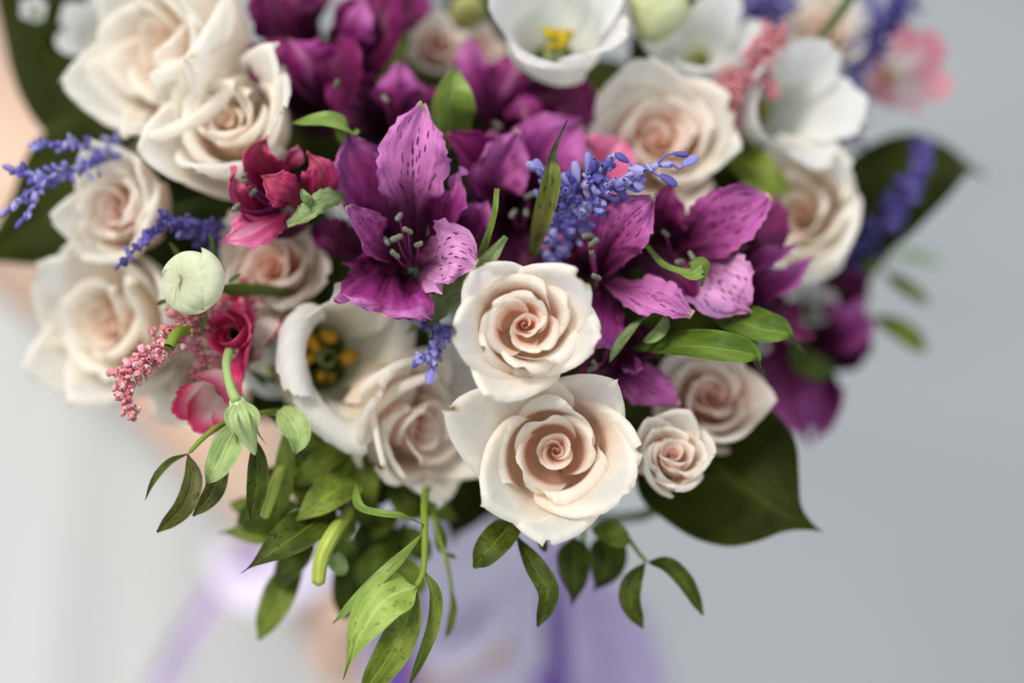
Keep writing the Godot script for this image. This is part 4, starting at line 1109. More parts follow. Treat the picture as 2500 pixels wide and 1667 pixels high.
func make_alstroemerias() -> void:
	alstroemeria("large purple alstroemeria with speckled top petal, in the middle", Vector3(1010, 650, -0.045), [
		[v3([1015, 590, -.035, 1008, 470, -.012, 1012, 360, -.004, 1033, 252, -.008]), 92.0, Vector3(0, -0.25, 1), "spot0", {"cup": 0.45}],
		[v3([985, 590, -.042, 930, 490, -.032, 876, 400, -.024, 846, 312, -.022]), 108.0, Vector3(0.25, -0.1, 1), "tepal", {"cup": 0.85, "prof": BROAD}],
		[v3([990, 650, -.032, 930, 605, -.016, 885, 555, -.006, 847, 502, 0]), 56.0, Vector3(0.35, 0.35, 0.9), "spot2", {"cup": 0.5}],
		[v3([965, 650, -.036, 945, 695, -.010, 935, 735, .004, 925, 768, .004]), 122.0, Vector3(0.1, 0.5, 0.85), "tepal", {"cup": -0.2, "prof": FAN, "ruffle": 0.25}],
		[v3([985, 655, -.036, 910, 660, -.022, 834, 642, -.016]), 48.0, Vector3(0.1, 0.5, 0.9), "tepal_dark", {"prof": BROAD}],
		[v3([1020, 655, -.032, 1065, 640, -.010, 1112, 625, .003, 1164, 645, .004]), 92.0, Vector3(-0.35, 0.15, 1), "spot1", {"cup": 0.5}],
		[v3([1040, 620, -.036, 1085, 540, -.018, 1112, 475, -.010, 1120, 405, -.014]), 70.0, Vector3(-0.75, -0.1, 0.75), "tepal", {"cup": 0.8, "ruffle": 0.45, "prof": BROAD, "ragged": 0.25}],
		[v3([1080, 600, -.034, 1140, 560, -.024, 1175, 520, -.02, 1190, 490, -.022]), 46.0, Vector3(-0.3, 0.0, 0.9), "tepal", {"ruffle": 0.6, "prof": BROAD, "ragged": 0.25}],
		[v3([930, 640, -.05, 850, 600, -.042, 795, 575, -.04, 752, 560, -.044]), 55.0, Vector3(0.1, 0.3, 1), "tepal_dark", {"prof": BROAD}],
	], v3([974, 530, -.004, 995, 563, 0.0, 968, 581, .002, 1022, 596, -.002, 964, 621, .001]), Vector3(1012, 652, -.04))
	alstroemeria("purple alstroemeria with two speckled petals right of the tight hearted rose", Vector3(1455, 680, -0.045), [
		[v3([1455, 680, -.04, 1490, 605, -.018, 1540, 535, -.008, 1594, 480, -.006]), 74.0, Vector3(-0.15, -0.1, 1), "spot2", {"cup": 0.4}],
		[v3([1465, 690, -.034, 1545, 712, -.014, 1625, 735, -.005, 1692, 768, -.006]), 56.0, Vector3(-0.1, 0.45, 0.9), "spot0", {"cup": 0.45}],
		[v3([1490, 650, -.045, 1590, 640, -.03, 1660, 690, -.022, 1705, 750, -.024]), 52.0, Vector3(0, 0.3, 1), "tepal_dark", {"prof": BROAD}],
		[v3([1480, 700, -.035, 1465, 760, -.014, 1440, 815, -.006, 1412, 862, -.008]), 76.0, Vector3(0.2, 0.4, 0.9), "tepal", {"cup": -0.2, "prof": BROAD, "ruffle": 0.35}],
		[v3([1440, 670, -.045, 1390, 640, -.03, 1340, 605, -.028]), 50.0, Vector3(0.3, 0.3, 0.9), "tepal_dark", {"prof": BROAD}],
		[v3([1450, 650, -.05, 1410, 570, -.045, 1380, 500, -.045]), 70.0, Vector3(0.3, 0, 1), "tepal_dark", {"prof": BROAD}],
	], v3([1434, 577, -.006, 1450, 592, -.004, 1446, 620, 0.0, 1456, 676, 0.002]), Vector3(1458, 690, -.04))
	alstroemeria("speckled lilac alstroemeria turned to the right with petals over the green leaves", Vector3(1680, 620, -0.06), [
		[v3([1640, 620, -.05, 1710, 572, -.03, 1795, 522, -.02, 1880, 474, -.022]), 84.0, Vector3(-0.1, 0.0, 1), "spot2", {"cup": 0.4}],
		[v3([1690, 620, -.045, 1735, 672, -.026, 1785, 720, -.016, 1838, 764, -.018]), 92.0, Vector3(-0.15, 0.2, 1), "spot1", {"cup": 0.3, "prof": BROAD}],
		[v3([1600, 640, -.055, 1605, 560, -.04, 1625, 500, -.034, 1640, 440, -.036]), 66.0, Vector3(0.25, 0, 1), "tepal_dark", {"cup": 0.8, "prof": BROAD}],
		[v3([1780, 640, -.055, 1850, 610, -.04, 1900, 570, -.04, 1925, 520, -.044]), 44.0, Vector3(-0.4, 0.3, 0.8), "tepal_dark", {"prof": BROAD}],
		[v3([1770, 690, -.05, 1840, 650, -.036, 1900, 620, -.034, 1948, 596, -.036]), 34.0, Vector3(-0.2, 0.5, 0.8), "tepal", {"prof": BROAD}],
		[v3([1780, 760, -.055, 1860, 720, -.045, 1930, 680, -.042, 1985, 622, -.046]), 46.0, Vector3(-0.3, 0.4, 0.8), "tepal", {"cup": 0.9}],
		[v3([1760, 720, -.06, 1820, 700, -.05, 1870, 690, -.048, 1915, 690, -.05]), 56.0, Vector3(0, 0.4, 0.9), "tepal_dark", {"prof": BROAD}],
		[v3([1790, 600, -.06, 1850, 560, -.05, 1890, 520, -.05, 1900, 480, -.054]), 44.0, Vector3(-0.4, 0.1, 0.9), "tepal_dark", {"prof": BROAD}],
		[v3([1700, 640, -.06, 1760, 650, -.05, 1830, 660, -.046, 1890, 655, -.048]), 50.0, Vector3(0, 0.4, 0.9), "tepal_dark", {"prof": BROAD}],
		[v3([1800, 740, -.06, 1870, 770, -.055, 1930, 800, -.055, 1985, 825, -.06]), 62.0, Vector3(0, 0.5, 0.8), "tepal_dark", {"prof": BROAD}],
	], v3([1625, 570, -.02, 1690, 624, -.012, 1660, 640, -.014]), Vector3(1660, 650, -.05))
	alstroemeria("blurred magenta trumpet alstroemeria at the right edge above the pointed dark leaf", Vector3(1960, 860, -0.125), [
		[v3([1930, 830, -.12, 1910, 920, -.105, 1935, 1000, -.10, 1975, 1085, -.10]), 72.0, Vector3(0.3, 0.2, 1), "tepal", {"cup": 0.6, "prof": BROAD}],
		[v3([1975, 880, -.125, 2005, 960, -.105, 2010, 1020, -.10, 1990, 1080, -.10]), 52.0, Vector3(-0.4, 0.3, 0.9), "tepal", {"cup": 0.8, "prof": BROAD}],
		[v3([1985, 860, -.125, 2045, 810, -.11, 2085, 780, -.11, 2115, 750, -.115]), 62.0, Vector3(-0.2, 0.4, 0.9), "tepal", {"prof": BROAD}],
		[v3([2000, 890, -.13, 2060, 860, -.12, 2090, 830, -.12, 2105, 800, -.125]), 50.0, Vector3(-0.5, 0.2, 0.8), "tepal_dark", {"prof": BROAD}],
		[v3([1950, 840, -.13, 1900, 800, -.11, 1890, 760, -.105]), 60.0, Vector3(0.4, 0, 0.9), "tepal_dark", {"prof": BROAD}],
		[v3([1970, 830, -.135, 2020, 720, -.13, 2070, 660, -.13, 2120, 620, -.135]), 66.0, Vector3(-0.1, 0, 1), "tepal_dark", {"prof": BROAD}],
	], v3([1990, 870, -.10, 1960, 880, -.10]), Vector3(1970, 850, -.125), 1.45)
	alstroemeria("shaded violet alstroemeria behind the tall twisted leaf", Vector3(1250, 520, -0.075), [
		[v3([1260, 520, -.065, 1215, 470, -.048, 1160, 390, -.036, 1092, 322, -.032]), 56.0, Vector3(0.4, 0, 0.9), "tepal_dark", {"cup": 0.3, "keel": 0.45, "ruffle": 0.35}],
		[v3([1255, 500, -.06, 1225, 430, -.045, 1210, 375, -.04, 1204, 316, -.042]), 56.0, Vector3(0.1, -0.2, 1), "tepal", {"cup": 0.1, "keel": -0.6, "ruffle": 0.4}],
		[v3([1170, 520, -.055, 1195, 450, -.04, 1230, 385, -.034, 1267, 318, -.032]), 58.0, Vector3(0.35, 0.1, 0.9), "spot2", {"cup": 0.35, "keel": 0.35}],
		[v3([1290, 490, -.06, 1315, 410, -.048, 1355, 350, -.046, 1420, 305, -.05]), 76.0, Vector3(-0.2, -0.1, 1), "tepal", {"ruffle": 0.35, "cup": 0.35, "keel": 0.35}],
		[v3([1400, 500, -.065, 1450, 430, -.056, 1490, 385, -.052, 1520, 340, -.054]), 66.0, Vector3(-0.2, 0, 1), "tepal_pink", {"cup": 0.3, "keel": 0.45, "ruffle": 0.35}],
		[v3([1260, 530, -.07, 1220, 600, -.05, 1200, 650, -.045, 1170, 690, -.05]), 72.0, Vector3(0.1, 0.4, 0.9), "tepal_dark", {"cup": 0.3, "keel": 0.45, "ruffle": 0.35}],
		[v3([1280, 540, -.07, 1330, 590, -.055, 1370, 610, -.05, 1400, 600, -.055]), 70.0, Vector3(-0.3, 0.4, 0.9), "tepal_dark", {"cup": 0.3, "keel": 0.45, "ruffle": 0.35}],
		[v3([1250, 520, -.075, 1170, 540, -.06, 1120, 520, -.055]), 62.0, Vector3(0.4, 0.1, 0.9), "tepal_dark", {"cup": 0.3, "keel": 0.45, "ruffle": 0.35}],
		[v3([1300, 560, -.05, 1345, 590, -.035, 1385, 610, -.03]), 24.0, Vector3(0, 0.3, 1), "tepal_pink", {}],
	], v3([1253, 522, -.03, 1285, 520, -.028, 1292, 478, -.03]), Vector3(1270, 560, -.065), 1.3)
	alstroemeria("deep magenta alstroemeria between the square green leaf and the topmost cup", Vector3(1250, 330, -0.09), [
		[v3([1215, 330, -.075, 1178, 240, -.065, 1155, 160, -.062, 1143, 92, -.066]), 46.0, Vector3(0.3, -0.1, 1), "tepal", {"cup": 0.1, "keel": -0.6, "ruffle": 0.4}],
		[v3([1240, 330, -.08, 1225, 250, -.068, 1255, 180, -.066, 1290, 130, -.07]), 60.0, Vector3(-0.1, -0.1, 1), "tepal_pale", {"cup": 0.1, "keel": -0.6, "ruffle": 0.4}],
		[v3([1290, 340, -.075, 1345, 280, -.064, 1395, 245, -.062, 1450, 212, -.066]), 76.0, Vector3(-0.2, 0, 1), "tepal_dark", {"ruffle": 0.35, "cup": 0.35, "keel": 0.35}],
		[v3([1250, 340, -.08, 1275, 300, -.06, 1275, 260, -.058, 1265, 240, -.06]), 40.0, Vector3(0, 0, 1), "tepal_pale", {}],
		[v3([1300, 360, -.08, 1380, 350, -.066, 1440, 330, -.066]), 50.0, Vector3(-0.2, 0.3, 0.9), "tepal_dark", {"cup": 0.3, "keel": 0.45, "ruffle": 0.35}],
	], v3([1215, 305, -.05]), Vector3(1250, 330, -.08), 1.3)
	alstroemeria("magenta alstroemeria with a raised tip above the speckled middle bloom", Vector3(960, 330, -0.075), [
		[v3([995, 350, -.065, 975, 265, -.046, 972, 205, -.042, 966, 150, -.046]), 58.0, Vector3(0.05, -0.15, 1), "tepal", {"cup": 0.1, "keel": -0.7, "ruffle": 0.4}],
		[v3([960, 340, -.07, 890, 270, -.055, 850, 225, -.052, 828, 185, -.056]), 58.0, Vector3(0.3, 0, 0.9), "tepal_dark", {"cup": 0.3, "keel": 0.45, "ruffle": 0.35}],
		[v3([980, 340, -.07, 1030, 290, -.058, 1050, 250, -.058, 1055, 215, -.062]), 50.0, Vector3(-0.3, 0, 0.9), "tepal_dark", {"cup": 0.3, "keel": 0.45, "ruffle": 0.35}],
		[v3([930, 320, -.07, 870, 290, -.055, 840, 250, -.05, 825, 215, -.05]), 26.0, Vector3(0.1, 0.4, 0.9), "tepal", {}],
	], v3([940, 240, -.035]), Vector3(965, 320, -.065), 1.3)
	alstroemeria("dark wine alstroemeria at the top beside the largest rose", Vector3(790, 230, -0.09), [
		[v3([800, 300, -.07, 765, 210, -.05, 740, 140, -.044, 704, 98, -.048]), 60.0, Vector3(0.0, -0.1, 1), "tepal_pale", {"cup": 0.1, "keel": -0.6, "ruffle": 0.4}],
		[v3([770, 180, -.08, 705, 80, -.066, 672, 0, -.062, 660, -70, -.066]), 66.0, Vector3(0.2, -0.1, 1), "tepal_dark", {"cup": 0.3, "keel": 0.45, "ruffle": 0.35}],
		[v3([790, 190, -.078, 830, 100, -.06, 860, 45, -.054, 885, -5, -.056]), 50.0, Vector3(-0.35, 0, 0.9), "tepal", {"cup": 0.1, "keel": -0.6, "ruffle": 0.4}],
		[v3([830, 260, -.08, 890, 140, -.065, 930, 50, -.062, 960, -40, -.066]), 78.0, Vector3(-0.3, 0, 0.9), "tepal_dark", {"cup": 0.3, "keel": 0.45, "ruffle": 0.35}],
		[v3([770, 290, -.07, 690, 210, -.054, 655, 150, -.052, 640, 105, -.056]), 56.0, Vector3(0.3, 0, 0.9), "tepal_dark", {"cup": 0.3, "keel": 0.45, "ruffle": 0.35}],
		[v3([775, 130, -.085, 745, 50, -.074, 738, -20, -.07, 740, -80, -.074]), 56.0, Vector3(0, 0, 1), "tepal_pale", {"cup": 0.1, "keel": -0.6, "ruffle": 0.4}],
		[v3([800, 290, -.07, 830, 230, -.052, 840, 150, -.05, 835, 90, -.055]), 48.0, Vector3(-0.2, 0.2, 0.9), "tepal_dark", {"cup": 0.3, "keel": 0.45, "ruffle": 0.35}],
		[v3([900, 60, -.09, 990, 20, -.085, 1030, -30, -.085]), 60.0, Vector3(-0.2, 0, 1), "tepal_dark", {"cup": 0.3, "keel": 0.45, "ruffle": 0.35}],
	], v3([690, 165, -.03, 822, 205, -.03]), Vector3(790, 260, -.07), 1.3)
	alstroemeria("half open reddish alstroemeria bud over the pale blush rose", Vector3(690, 500, -0.045), [
		[v3([690, 520, -.044, 620, 530, -.024, 578, 475, -.010, 566, 405, -.014]), 58.0, Vector3(0.8, 0.2, 0.6), "tepal_red", {"cup": 1.0, "prof": BROAD}],
		[v3([700, 480, -.044, 655, 420, -.026, 632, 375, -.016, 652, 330, -.014]), 58.0, Vector3(0.2, -0.5, 0.8), "tepal_red", {"cup": 0.9, "prof": BROAD}],
		[v3([722, 520, -.036, 772, 475, -.016, 780, 415, -.008, 747, 370, -.008]), 54.0, Vector3(0.2, 0.1, 1), "tepal_red", {"cup": -0.9, "prof": BROAD}],
		[v3([735, 520, -.024, 712, 475, -.002, 672, 450, .004, 637, 428, .003]), 50.0, Vector3(0.0, 0.15, 1), "tepal_red", {"cup": -0.7, "prof": BROAD}],
		[v3([700, 520, -.034, 650, 540, -.014, 590, 570, -.004, 538, 592, -.004]), 54.0, Vector3(0.0, 0.45, 0.9), "tepal_pink", {"cup": -0.35, "prof": BROAD}],
		[v3([700, 500, -.05, 630, 490, -.036, 590, 450, -.03]), 70.0, Vector3(0.3, 0, 1), "tepal_dark", {"prof": BROAD}],
		[v3([690, 420, -.04, 720, 380, -.024, 728, 360, -.02]), 26.0, Vector3(0, 0, 1), "tepal_pink", {}],
	], v3([596, 428, -.008, 576, 506, -.004, 618, 470, -.012]), Vector3(690, 500, -.04))
	alstroemeria("crumpled speckled purple petals under the long leaves, above the small roses", Vector3(1530, 860, -0.055), [
		[v3([1470, 870, -.05, 1530, 910, -.032, 1590, 940, -.026, 1660, 985, -.028]), 62.0, Vector3(0.0, 0.4, 0.9), "spot2", {"cup": -0.3}],
		[v3([1500, 850, -.045, 1470, 890, -.022, 1440, 905, -.014, 1405, 925, -.014]), 30.0, Vector3(0.1, 0.5, 0.8), "tepal_dark", {"ruffle": 0.6, "ragged": 0.3}],
		[v3([1510, 860, -.04, 1535, 890, -.02, 1548, 900, -.015, 1552, 915, -.014]), 26.0, Vector3(0, 0.2, 1), "tepal", {"ruffle": 0.7, "ragged": 0.3}],
		[v3([1500, 840, -.05, 1560, 850, -.04, 1610, 870, -.035]), 60.0, Vector3(0, 0.3, 1), "tepal_dark", {"prof": BROAD}],
	], v3([1452, 888, -.008, 1445, 900, -.008]), Vector3(1490, 850, -.04))

func make_leaves() -> void:
	var g := "alstroemeria leaves between the blooms"
	single_leaf("leaf", "square tipped light green leaf standing behind the speckled middle bloom", g, v3([1112, 350, -.05, 1100, 285, -.036, 1106, 225, -.03, 1116, 162, -.034]), 60.0, Vector3(0.25, 0, 1), "leaf_lime", {"prof": [0.6, 0.78, 0.92, 1.0, 0.80, 0.45, 0.04], "keel": 0.3, "cup": 0.2})
	single_leaf("leaf", "small green leaf bending down over the ivory rose", g, v3([838, 355, -.03, 856, 318, -.02, 800, 292, -.014, 712, 300, -.02]), 26.0, Vector3(0, 0.55, 0.8), "leaf_lime", {"cup": 0.4})
	single_leaf("leaf", "tall twisted olive leaf with a dry tip before the central blue sprig", g, v3([1305, 620, -.03, 1325, 530, -.006, 1343, 440, .005, 1350, 372, .006, 1385, 292, .004]), 30.0, Vector3(-0.3, 0, 1), "leaf_olive", {"prof": [0.5, 0.75, 0.95, 1.0, 0.85, 0.45, 0.16, 0.05], "face2": Vector3(0.7, 0, 0.7), "cup": 0.9, "sub": 10})
	single_leaf("leaf", "thin lime green blade rising beside the speckled middle bloom", g, v3([1160, 650, -.02, 1185, 590, -.002, 1206, 520, .004, 1213, 460, .004]), 11.0, Vector3(0.2, 0, 1), "leaf_lime", {"prof": [0.4, 0.9, 0.8, 0.7, 0.6], "nu": 6})
	single_leaf("leaf", "broad bent olive leaf under the edge of the speckled middle bloom", g, v3([1010, 775, -.036, 1090, 735, -.016, 1172, 668, -.006, 1236, 578, -.004]), 62.0, Vector3(-0.35, 0.35, 0.9), "leaf_grey", {"cup": 0.7, "prof": [0.9, 1.0, 0.95, 0.75, 0.5, 0.35, 0.15]})
	single_leaf("leaf", "curling lime leaf between the two speckled blooms on the right", g, v3([1572, 590, -.024, 1622, 648, -.008, 1680, 668, 0.003, 1716, 650, .005, 1712, 700, 0.0]), 25.0, Vector3(0.0, 0.7, 0.7), "leaf_lime", {"cup": 0.6, "face2": Vector3(0.7, 0.2, 0.7), "prof": [0.2, 0.35, 0.7, 1.0, 1.0, 0.8, 0.2], "sub": 10})
	single_leaf("leaf", "long fresh green leaf with a shrivelled tip, the nearer of the pair", g, v3([1560, 850, -.03, 1650, 842, -.010, 1745, 848, .003, 1835, 865, .004, 1852, 895, .002, 1886, 942, -.002]), 47.0, Vector3(0.1, 0.45, 0.9), "leaf_fresh", {"prof": DRY, "cup": 0.35, "cup2": 0.8, "sub": 9, "nu": 14})
	single_leaf("leaf", "long fresh green leaf with a shrivelled tip, the farther of the pair", g, v3([1735, 760, -.04, 1800, 780, -.02, 1860, 802, -.012, 1915, 812, -.010, 1940, 835, -.012, 1974, 870, -.014]), 50.0, Vector3(-0.05, 0.45, 0.9), "leaf_fresh", {"prof": DRY, "cup": 0.35, "cup2": 0.8, "sub": 9, "nu": 14})
	single_leaf("leaf", "narrow rolled grey green leaf left of the pair of long leaves", g, v3([1592, 765, -.03, 1560, 790, -.012, 1520, 840, -.004, 1488, 885, -.002]), 20.0, Vector3(-0.6, 0.3, 0.8), "leaf_grey", {"cup": 1.0})
	single_leaf("leaf", "stub of a rolled grey green leaf between speckled petal and long leaves", g, v3([1630, 755, -.03, 1618, 790, -.014, 1600, 815, -.010, 1570, 835, -.012]), 22.0, Vector3(0.5, 0.1, 0.9), "leaf_grey", {"cup": 1.3})
	single_leaf("leaf", "crinkled pale grey green leaf beside the reddish bud", g, v3([862, 512, -.03, 826, 482, -.012, 785, 490, -.002, 745, 520, .001, 700, 548, -.002]), 27.0, Vector3(0, 0.3, 1), "leaf_grey", {"ruffle": 0.6, "cup": 0.3, "ragged": 0.2, "prof": [0.25, 0.5, 0.9, 1.0, 0.95, 0.8, 0.35]})
	single_leaf("leaf", "pale folded leaf tip standing up beside the reddish bud", g, v3([772, 520, -.014, 758, 500, .001, 742, 480, .004, 737, 460, .003]), 15.0, Vector3(0.5, 0, 0.8), "leaf_grey", {"cup": 0.8})
	single_leaf("leaf", "blurred green leaf leaning between wine petals and the far pink rose", g, v3([890, 215, -.095, 925, 175, -.085, 960, 130, -.082, 1000, 80, -.086]), 34.0, Vector3(0.2, 0.3, 1), "leaf_mid", {})
	single_leaf("leaf", "pointed green leaf between the round cream rose and the wide white flower", g, v3([1785, 320, -.095, 1815, 380, -.075, 1865, 430, -.066, 1930, 470, -.064]), 50.0, Vector3(-0.2, 0.4, 0.9), "leaf_mid", {"cup": 0.4})
	single_leaf("leaf", "dark green blurred leaf inside the far magenta trumpet", g, v3([1940, 850, -.10, 1960, 880, -.092, 2000, 900, -.092, 2040, 890, -.096]), 40.0, Vector3(0, 0.3, 1), "leaf_deep", {})

func make_sprigs() -> void:
	var f := Vector3(0, 0.3, 1)
	leafy_sprig("sprig with dark spotted leaflets hanging farthest left over the dress", v3([640, 1010, -.03, 545, 1035, 0, 500, 1065, .006, 458, 1108, .008]), 0.0011, [
		[v3([458, 1108, .008, 415, 1130, .010, 380, 1170, .010, 353, 1220, .006]), 15.0, Vector3(-0.5, 0.5, 0.7), "leaf_deep", {"cup": 0.8}],
		[v3([458, 1110, .008, 470, 1170, .012, 445, 1240, .013, 382, 1299, .010]), 27.0, Vector3(0.2, 0.1, 1), "leaf_brown", {"cup": 0.6, "ruffle": 0.15}],
		[v3([545, 1040, 0, 535, 1130, -.002, 520, 1200, -.002, 470, 1260, -.004]), 27.0, Vector3(0.3, 0.2, 1), "leaf_brown", {}],
	])
	leafy_sprig("sprig with a pale leaflet turned underside out below the hanging bud", v3([690, 1005, -.035, 640, 1008, -.012, 600, 1022, -.002, 575, 1035, .002]), 0.0011, [
		[v3([578, 1033, .002, 555, 1085, .006, 528, 1140, .008, 502, 1182, .006]), 38.0, Vector3(0.3, 0.3, 1), "leaf_pale", {"cup": 0.3, "prof": [0.3, 0.8, 1.0, 0.95, 0.8, 0.5, 0.05]}],
		[v3([622, 1070, -.006, 628, 1130, -.004, 625, 1200, -.004, 612, 1268, -.006]), 28.0, Vector3(0.2, 0.1, 1), "leaf_deep", {"cup": 0.6}],
	])
	leafy_sprig("sprig with a light rounded leaflet under the cupped white flower", v3([760, 960, -.04, 720, 990, -.022, 690, 1000, -.014]), 0.0011, [
		[v3([685, 998, -.014, 712, 1030, -.008, 728, 1065, -.006, 720, 1108, -.008]), 37.0, Vector3(0.1, 0.2, 1), "leaf_pale", {"prof": [0.3, 0.8, 1.0, 1.0, 0.85, 0.55, 0.08]}],
		[v3([700, 1040, -.03, 695, 1120, -.026, 688, 1200, -.026, 670, 1270, -.028]), 27.0, Vector3(0.1, 0.1, 1), "leaf_mid", {"cup": 0.6}],
		[v3([760, 1010, -.045, 740, 1090, -.04, 735, 1150, -.038, 725, 1200, -.04]), 40.0, Vector3(0, 0.2, 1), "leaf_deep", {}],
	])
	leafy_sprig("dense sprig of broad green leaflets at the left foot of the bouquet", v3([900, 1060, -.05, 860, 1120, -.04, 800, 1220, -.034, 740, 1290, -.032]), 0.0013, [
		[v3([862, 1080, -.042, 815, 1110, -.032, 765, 1150, -.026, 718, 1186, -.028]), 36.0, Vector3(0, 0.4, 0.9), "leaf_mid", {"cup": 0.7}],
		[v3([872, 1175, -.03, 820, 1195, -.018, 760, 1240, -.014, 706, 1284, -.014]), 50.0, Vector3(-0.1, 0.4, 0.9), "leaf_mid", {"cup": 0.3, "prof": OVATE}],
		[v3([740, 1230, -.05, 680, 1240, -.044, 620, 1240, -.042, 560, 1230, -.044]), 34.0, f, "leaf_mid", {}],
		[v3([720, 1280, -.046, 660, 1285, -.038, 600, 1298, -.036, 530, 1300, -.038]), 50.0, f, "leaf_mid", {"prof": OVATE}],
		[v3([815, 1240, -.03, 745, 1290, -.012, 665, 1345, -.006, 587, 1400, -.006]), 54.0, Vector3(-0.15, 0.35, 0.9), "leaf_deep", {"cup": 0.35, "prof": OVATE}],
		[v3([735, 1375, -.05, 700, 1420, -.044, 670, 1480, -.042, 630, 1562, -.042]), 46.0, Vector3(-0.3, 0.1, 1), "leaf_mid", {"cup": 0.5}],
		[v3([868, 1240, -.035, 850, 1280, -.026, 830, 1310, -.022, 812, 1352, -.022]), 22.0, Vector3(0.3, 0.2, 1), "leaf_mid", {}],
		[v3([795, 1345, -.03, 815, 1365, -.022, 830, 1385, -.02, 842, 1404, -.02]), 24.0, f, "leaf_pale", {}],
	])
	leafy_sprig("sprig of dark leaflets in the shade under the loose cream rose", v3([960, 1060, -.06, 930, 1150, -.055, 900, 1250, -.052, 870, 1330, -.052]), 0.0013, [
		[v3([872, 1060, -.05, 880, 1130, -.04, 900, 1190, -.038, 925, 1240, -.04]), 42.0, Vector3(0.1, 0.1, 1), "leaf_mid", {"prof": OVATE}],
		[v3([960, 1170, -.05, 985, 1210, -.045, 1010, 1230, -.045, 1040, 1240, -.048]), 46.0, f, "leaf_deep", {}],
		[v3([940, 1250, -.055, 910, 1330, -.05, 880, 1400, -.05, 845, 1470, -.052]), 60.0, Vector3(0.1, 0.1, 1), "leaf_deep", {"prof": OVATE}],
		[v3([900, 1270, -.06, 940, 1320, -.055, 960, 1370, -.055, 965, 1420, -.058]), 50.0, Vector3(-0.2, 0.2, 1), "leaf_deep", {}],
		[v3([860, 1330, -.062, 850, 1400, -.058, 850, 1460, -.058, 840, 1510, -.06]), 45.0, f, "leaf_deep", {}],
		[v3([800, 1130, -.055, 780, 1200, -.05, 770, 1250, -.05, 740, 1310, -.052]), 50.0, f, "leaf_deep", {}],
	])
	leafy_sprig("long hanging sprig of light leaflets reaching the bottom edge", v3([1040, 1190, -.03, 1036, 1240, -.008, 1037, 1300, 0.0, 1034, 1390, .004, 1016, 1434, .006]), 0.0014, [
		[v3([1044, 1284, -.002, 985, 1262, .006, 925, 1254, .004, 876, 1236, 0.0, 868, 1180, -.006]), 16.0, Vector3(0.0, 0.85, 0.5), "leaf_lime", {"cup": 0.4}],
		[v3([1034, 1300, 0.0, 975, 1370, .006, 900, 1440, .006, 812, 1522, .002]), 24.0, Vector3(-0.75, 0.3, 0.7), "leaf_lime", {"cup": 0.6}],
		[v3([1016, 1434, .006, 945, 1460, .011, 880, 1545, .012, 838, 1658, .008]), 60.0, Vector3(-0.2, 0.35, 0.9), "leaf_pale2", {"cup": 0.35, "prof": OVATE}],
		[v3([1018, 1440, .006, 990, 1520, .009, 945, 1610, .009, 880, 1700, .005]), 44.0, Vector3(0.25, 0.1, 1), "leaf_mid", {"cup": 0.4}],
		[v3([1037, 1396, .004, 1060, 1450, .006, 1050, 1540, .005, 996, 1680, 0.0]), 22.0, Vector3(0.6, 0.2, 0.8), "leaf_mid", {"cup": 0.6}],
	])
	leafy_sprig("thin drooping sprig right of the long hanging one", v3([1050, 1220, -.045, 1068, 1300, -.034, 1090, 1370, -.03, 1104, 1450, -.03]), 0.0009, [
		[v3([1100, 1430, -.03, 1106, 1480, -.028, 1100, 1520, -.028, 1088, 1558, -.03]), 11.0, Vector3(0.4, 0, 1), "leaf_mid", {}],
		[v3([1058, 1260, -.04, 1072, 1300, -.034, 1076, 1330, -.034, 1082, 1350, -.036]), 16.0, Vector3(0.4, 0.1, 1), "leaf_deep", {}],
		[v3([1085, 1350, -.032, 1100, 1356, -.03, 1114, 1362, -.03]), 6.0, f, "leaf_deep", {}],
	])
	leafy_sprig("pair of deep green leaflets hanging under the front rose", v3([1330, 1210, -.05, 1290, 1250, -.03, 1262, 1290, -.018]), 0.0011, [
		[v3([1255, 1270, -.02, 1225, 1305, -.008, 1190, 1345, -.004, 1156, 1386, -.006]), 40.0, Vector3(-0.1, 0.3, 1), "leaf_deep", {"cup": 0.3, "prof": [0.4, 0.85, 1.0, 1.0, 0.9, 0.65, 0.10]}],
		[v3([1262, 1310, -.016, 1302, 1378, -.008, 1338, 1450, -.006, 1312, 1530, -.008]), 30.0, Vector3(0.3, 0.2, 1), "leaf_deep", {"cup": 0.5}],
		[v3([1308, 1270, -.03, 1318, 1305, -.022, 1326, 1330, -.02, 1332, 1348, -.02]), 13.0, f, "leaf_deep", {}],
	])
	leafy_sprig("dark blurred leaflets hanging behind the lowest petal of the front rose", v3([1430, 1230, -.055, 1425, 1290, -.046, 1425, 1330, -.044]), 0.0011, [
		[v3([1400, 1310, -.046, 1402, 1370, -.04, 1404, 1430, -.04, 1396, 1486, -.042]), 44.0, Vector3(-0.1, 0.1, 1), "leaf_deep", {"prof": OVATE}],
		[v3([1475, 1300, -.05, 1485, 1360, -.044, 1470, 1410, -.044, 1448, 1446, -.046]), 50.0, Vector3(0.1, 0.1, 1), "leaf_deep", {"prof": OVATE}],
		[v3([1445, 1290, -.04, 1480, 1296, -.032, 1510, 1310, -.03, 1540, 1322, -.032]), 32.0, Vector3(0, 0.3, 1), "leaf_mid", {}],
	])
	leafy_sprig("sprig with two dark leaflets hanging farthest right below the front rose", v3([1500, 1270, -.05, 1535, 1315, -.034, 1560, 1350, -.028, 1580, 1372, -.026]), 0.0009, [
		[v3([1575, 1374, -.026, 1545, 1420, -.022, 1540, 1470, -.022, 1570, 1534, -.024]), 29.0, Vector3(-0.2, 0.1, 1), "leaf_deep", {"cup": 0.4}],
		[v3([1582, 1372, -.026, 1630, 1380, -.022, 1675, 1425, -.022, 1717, 1502, -.024]), 25.0, Vector3(0.2, 0.4, 0.9), "leaf_deep", {"cup": 0.5}],
	])
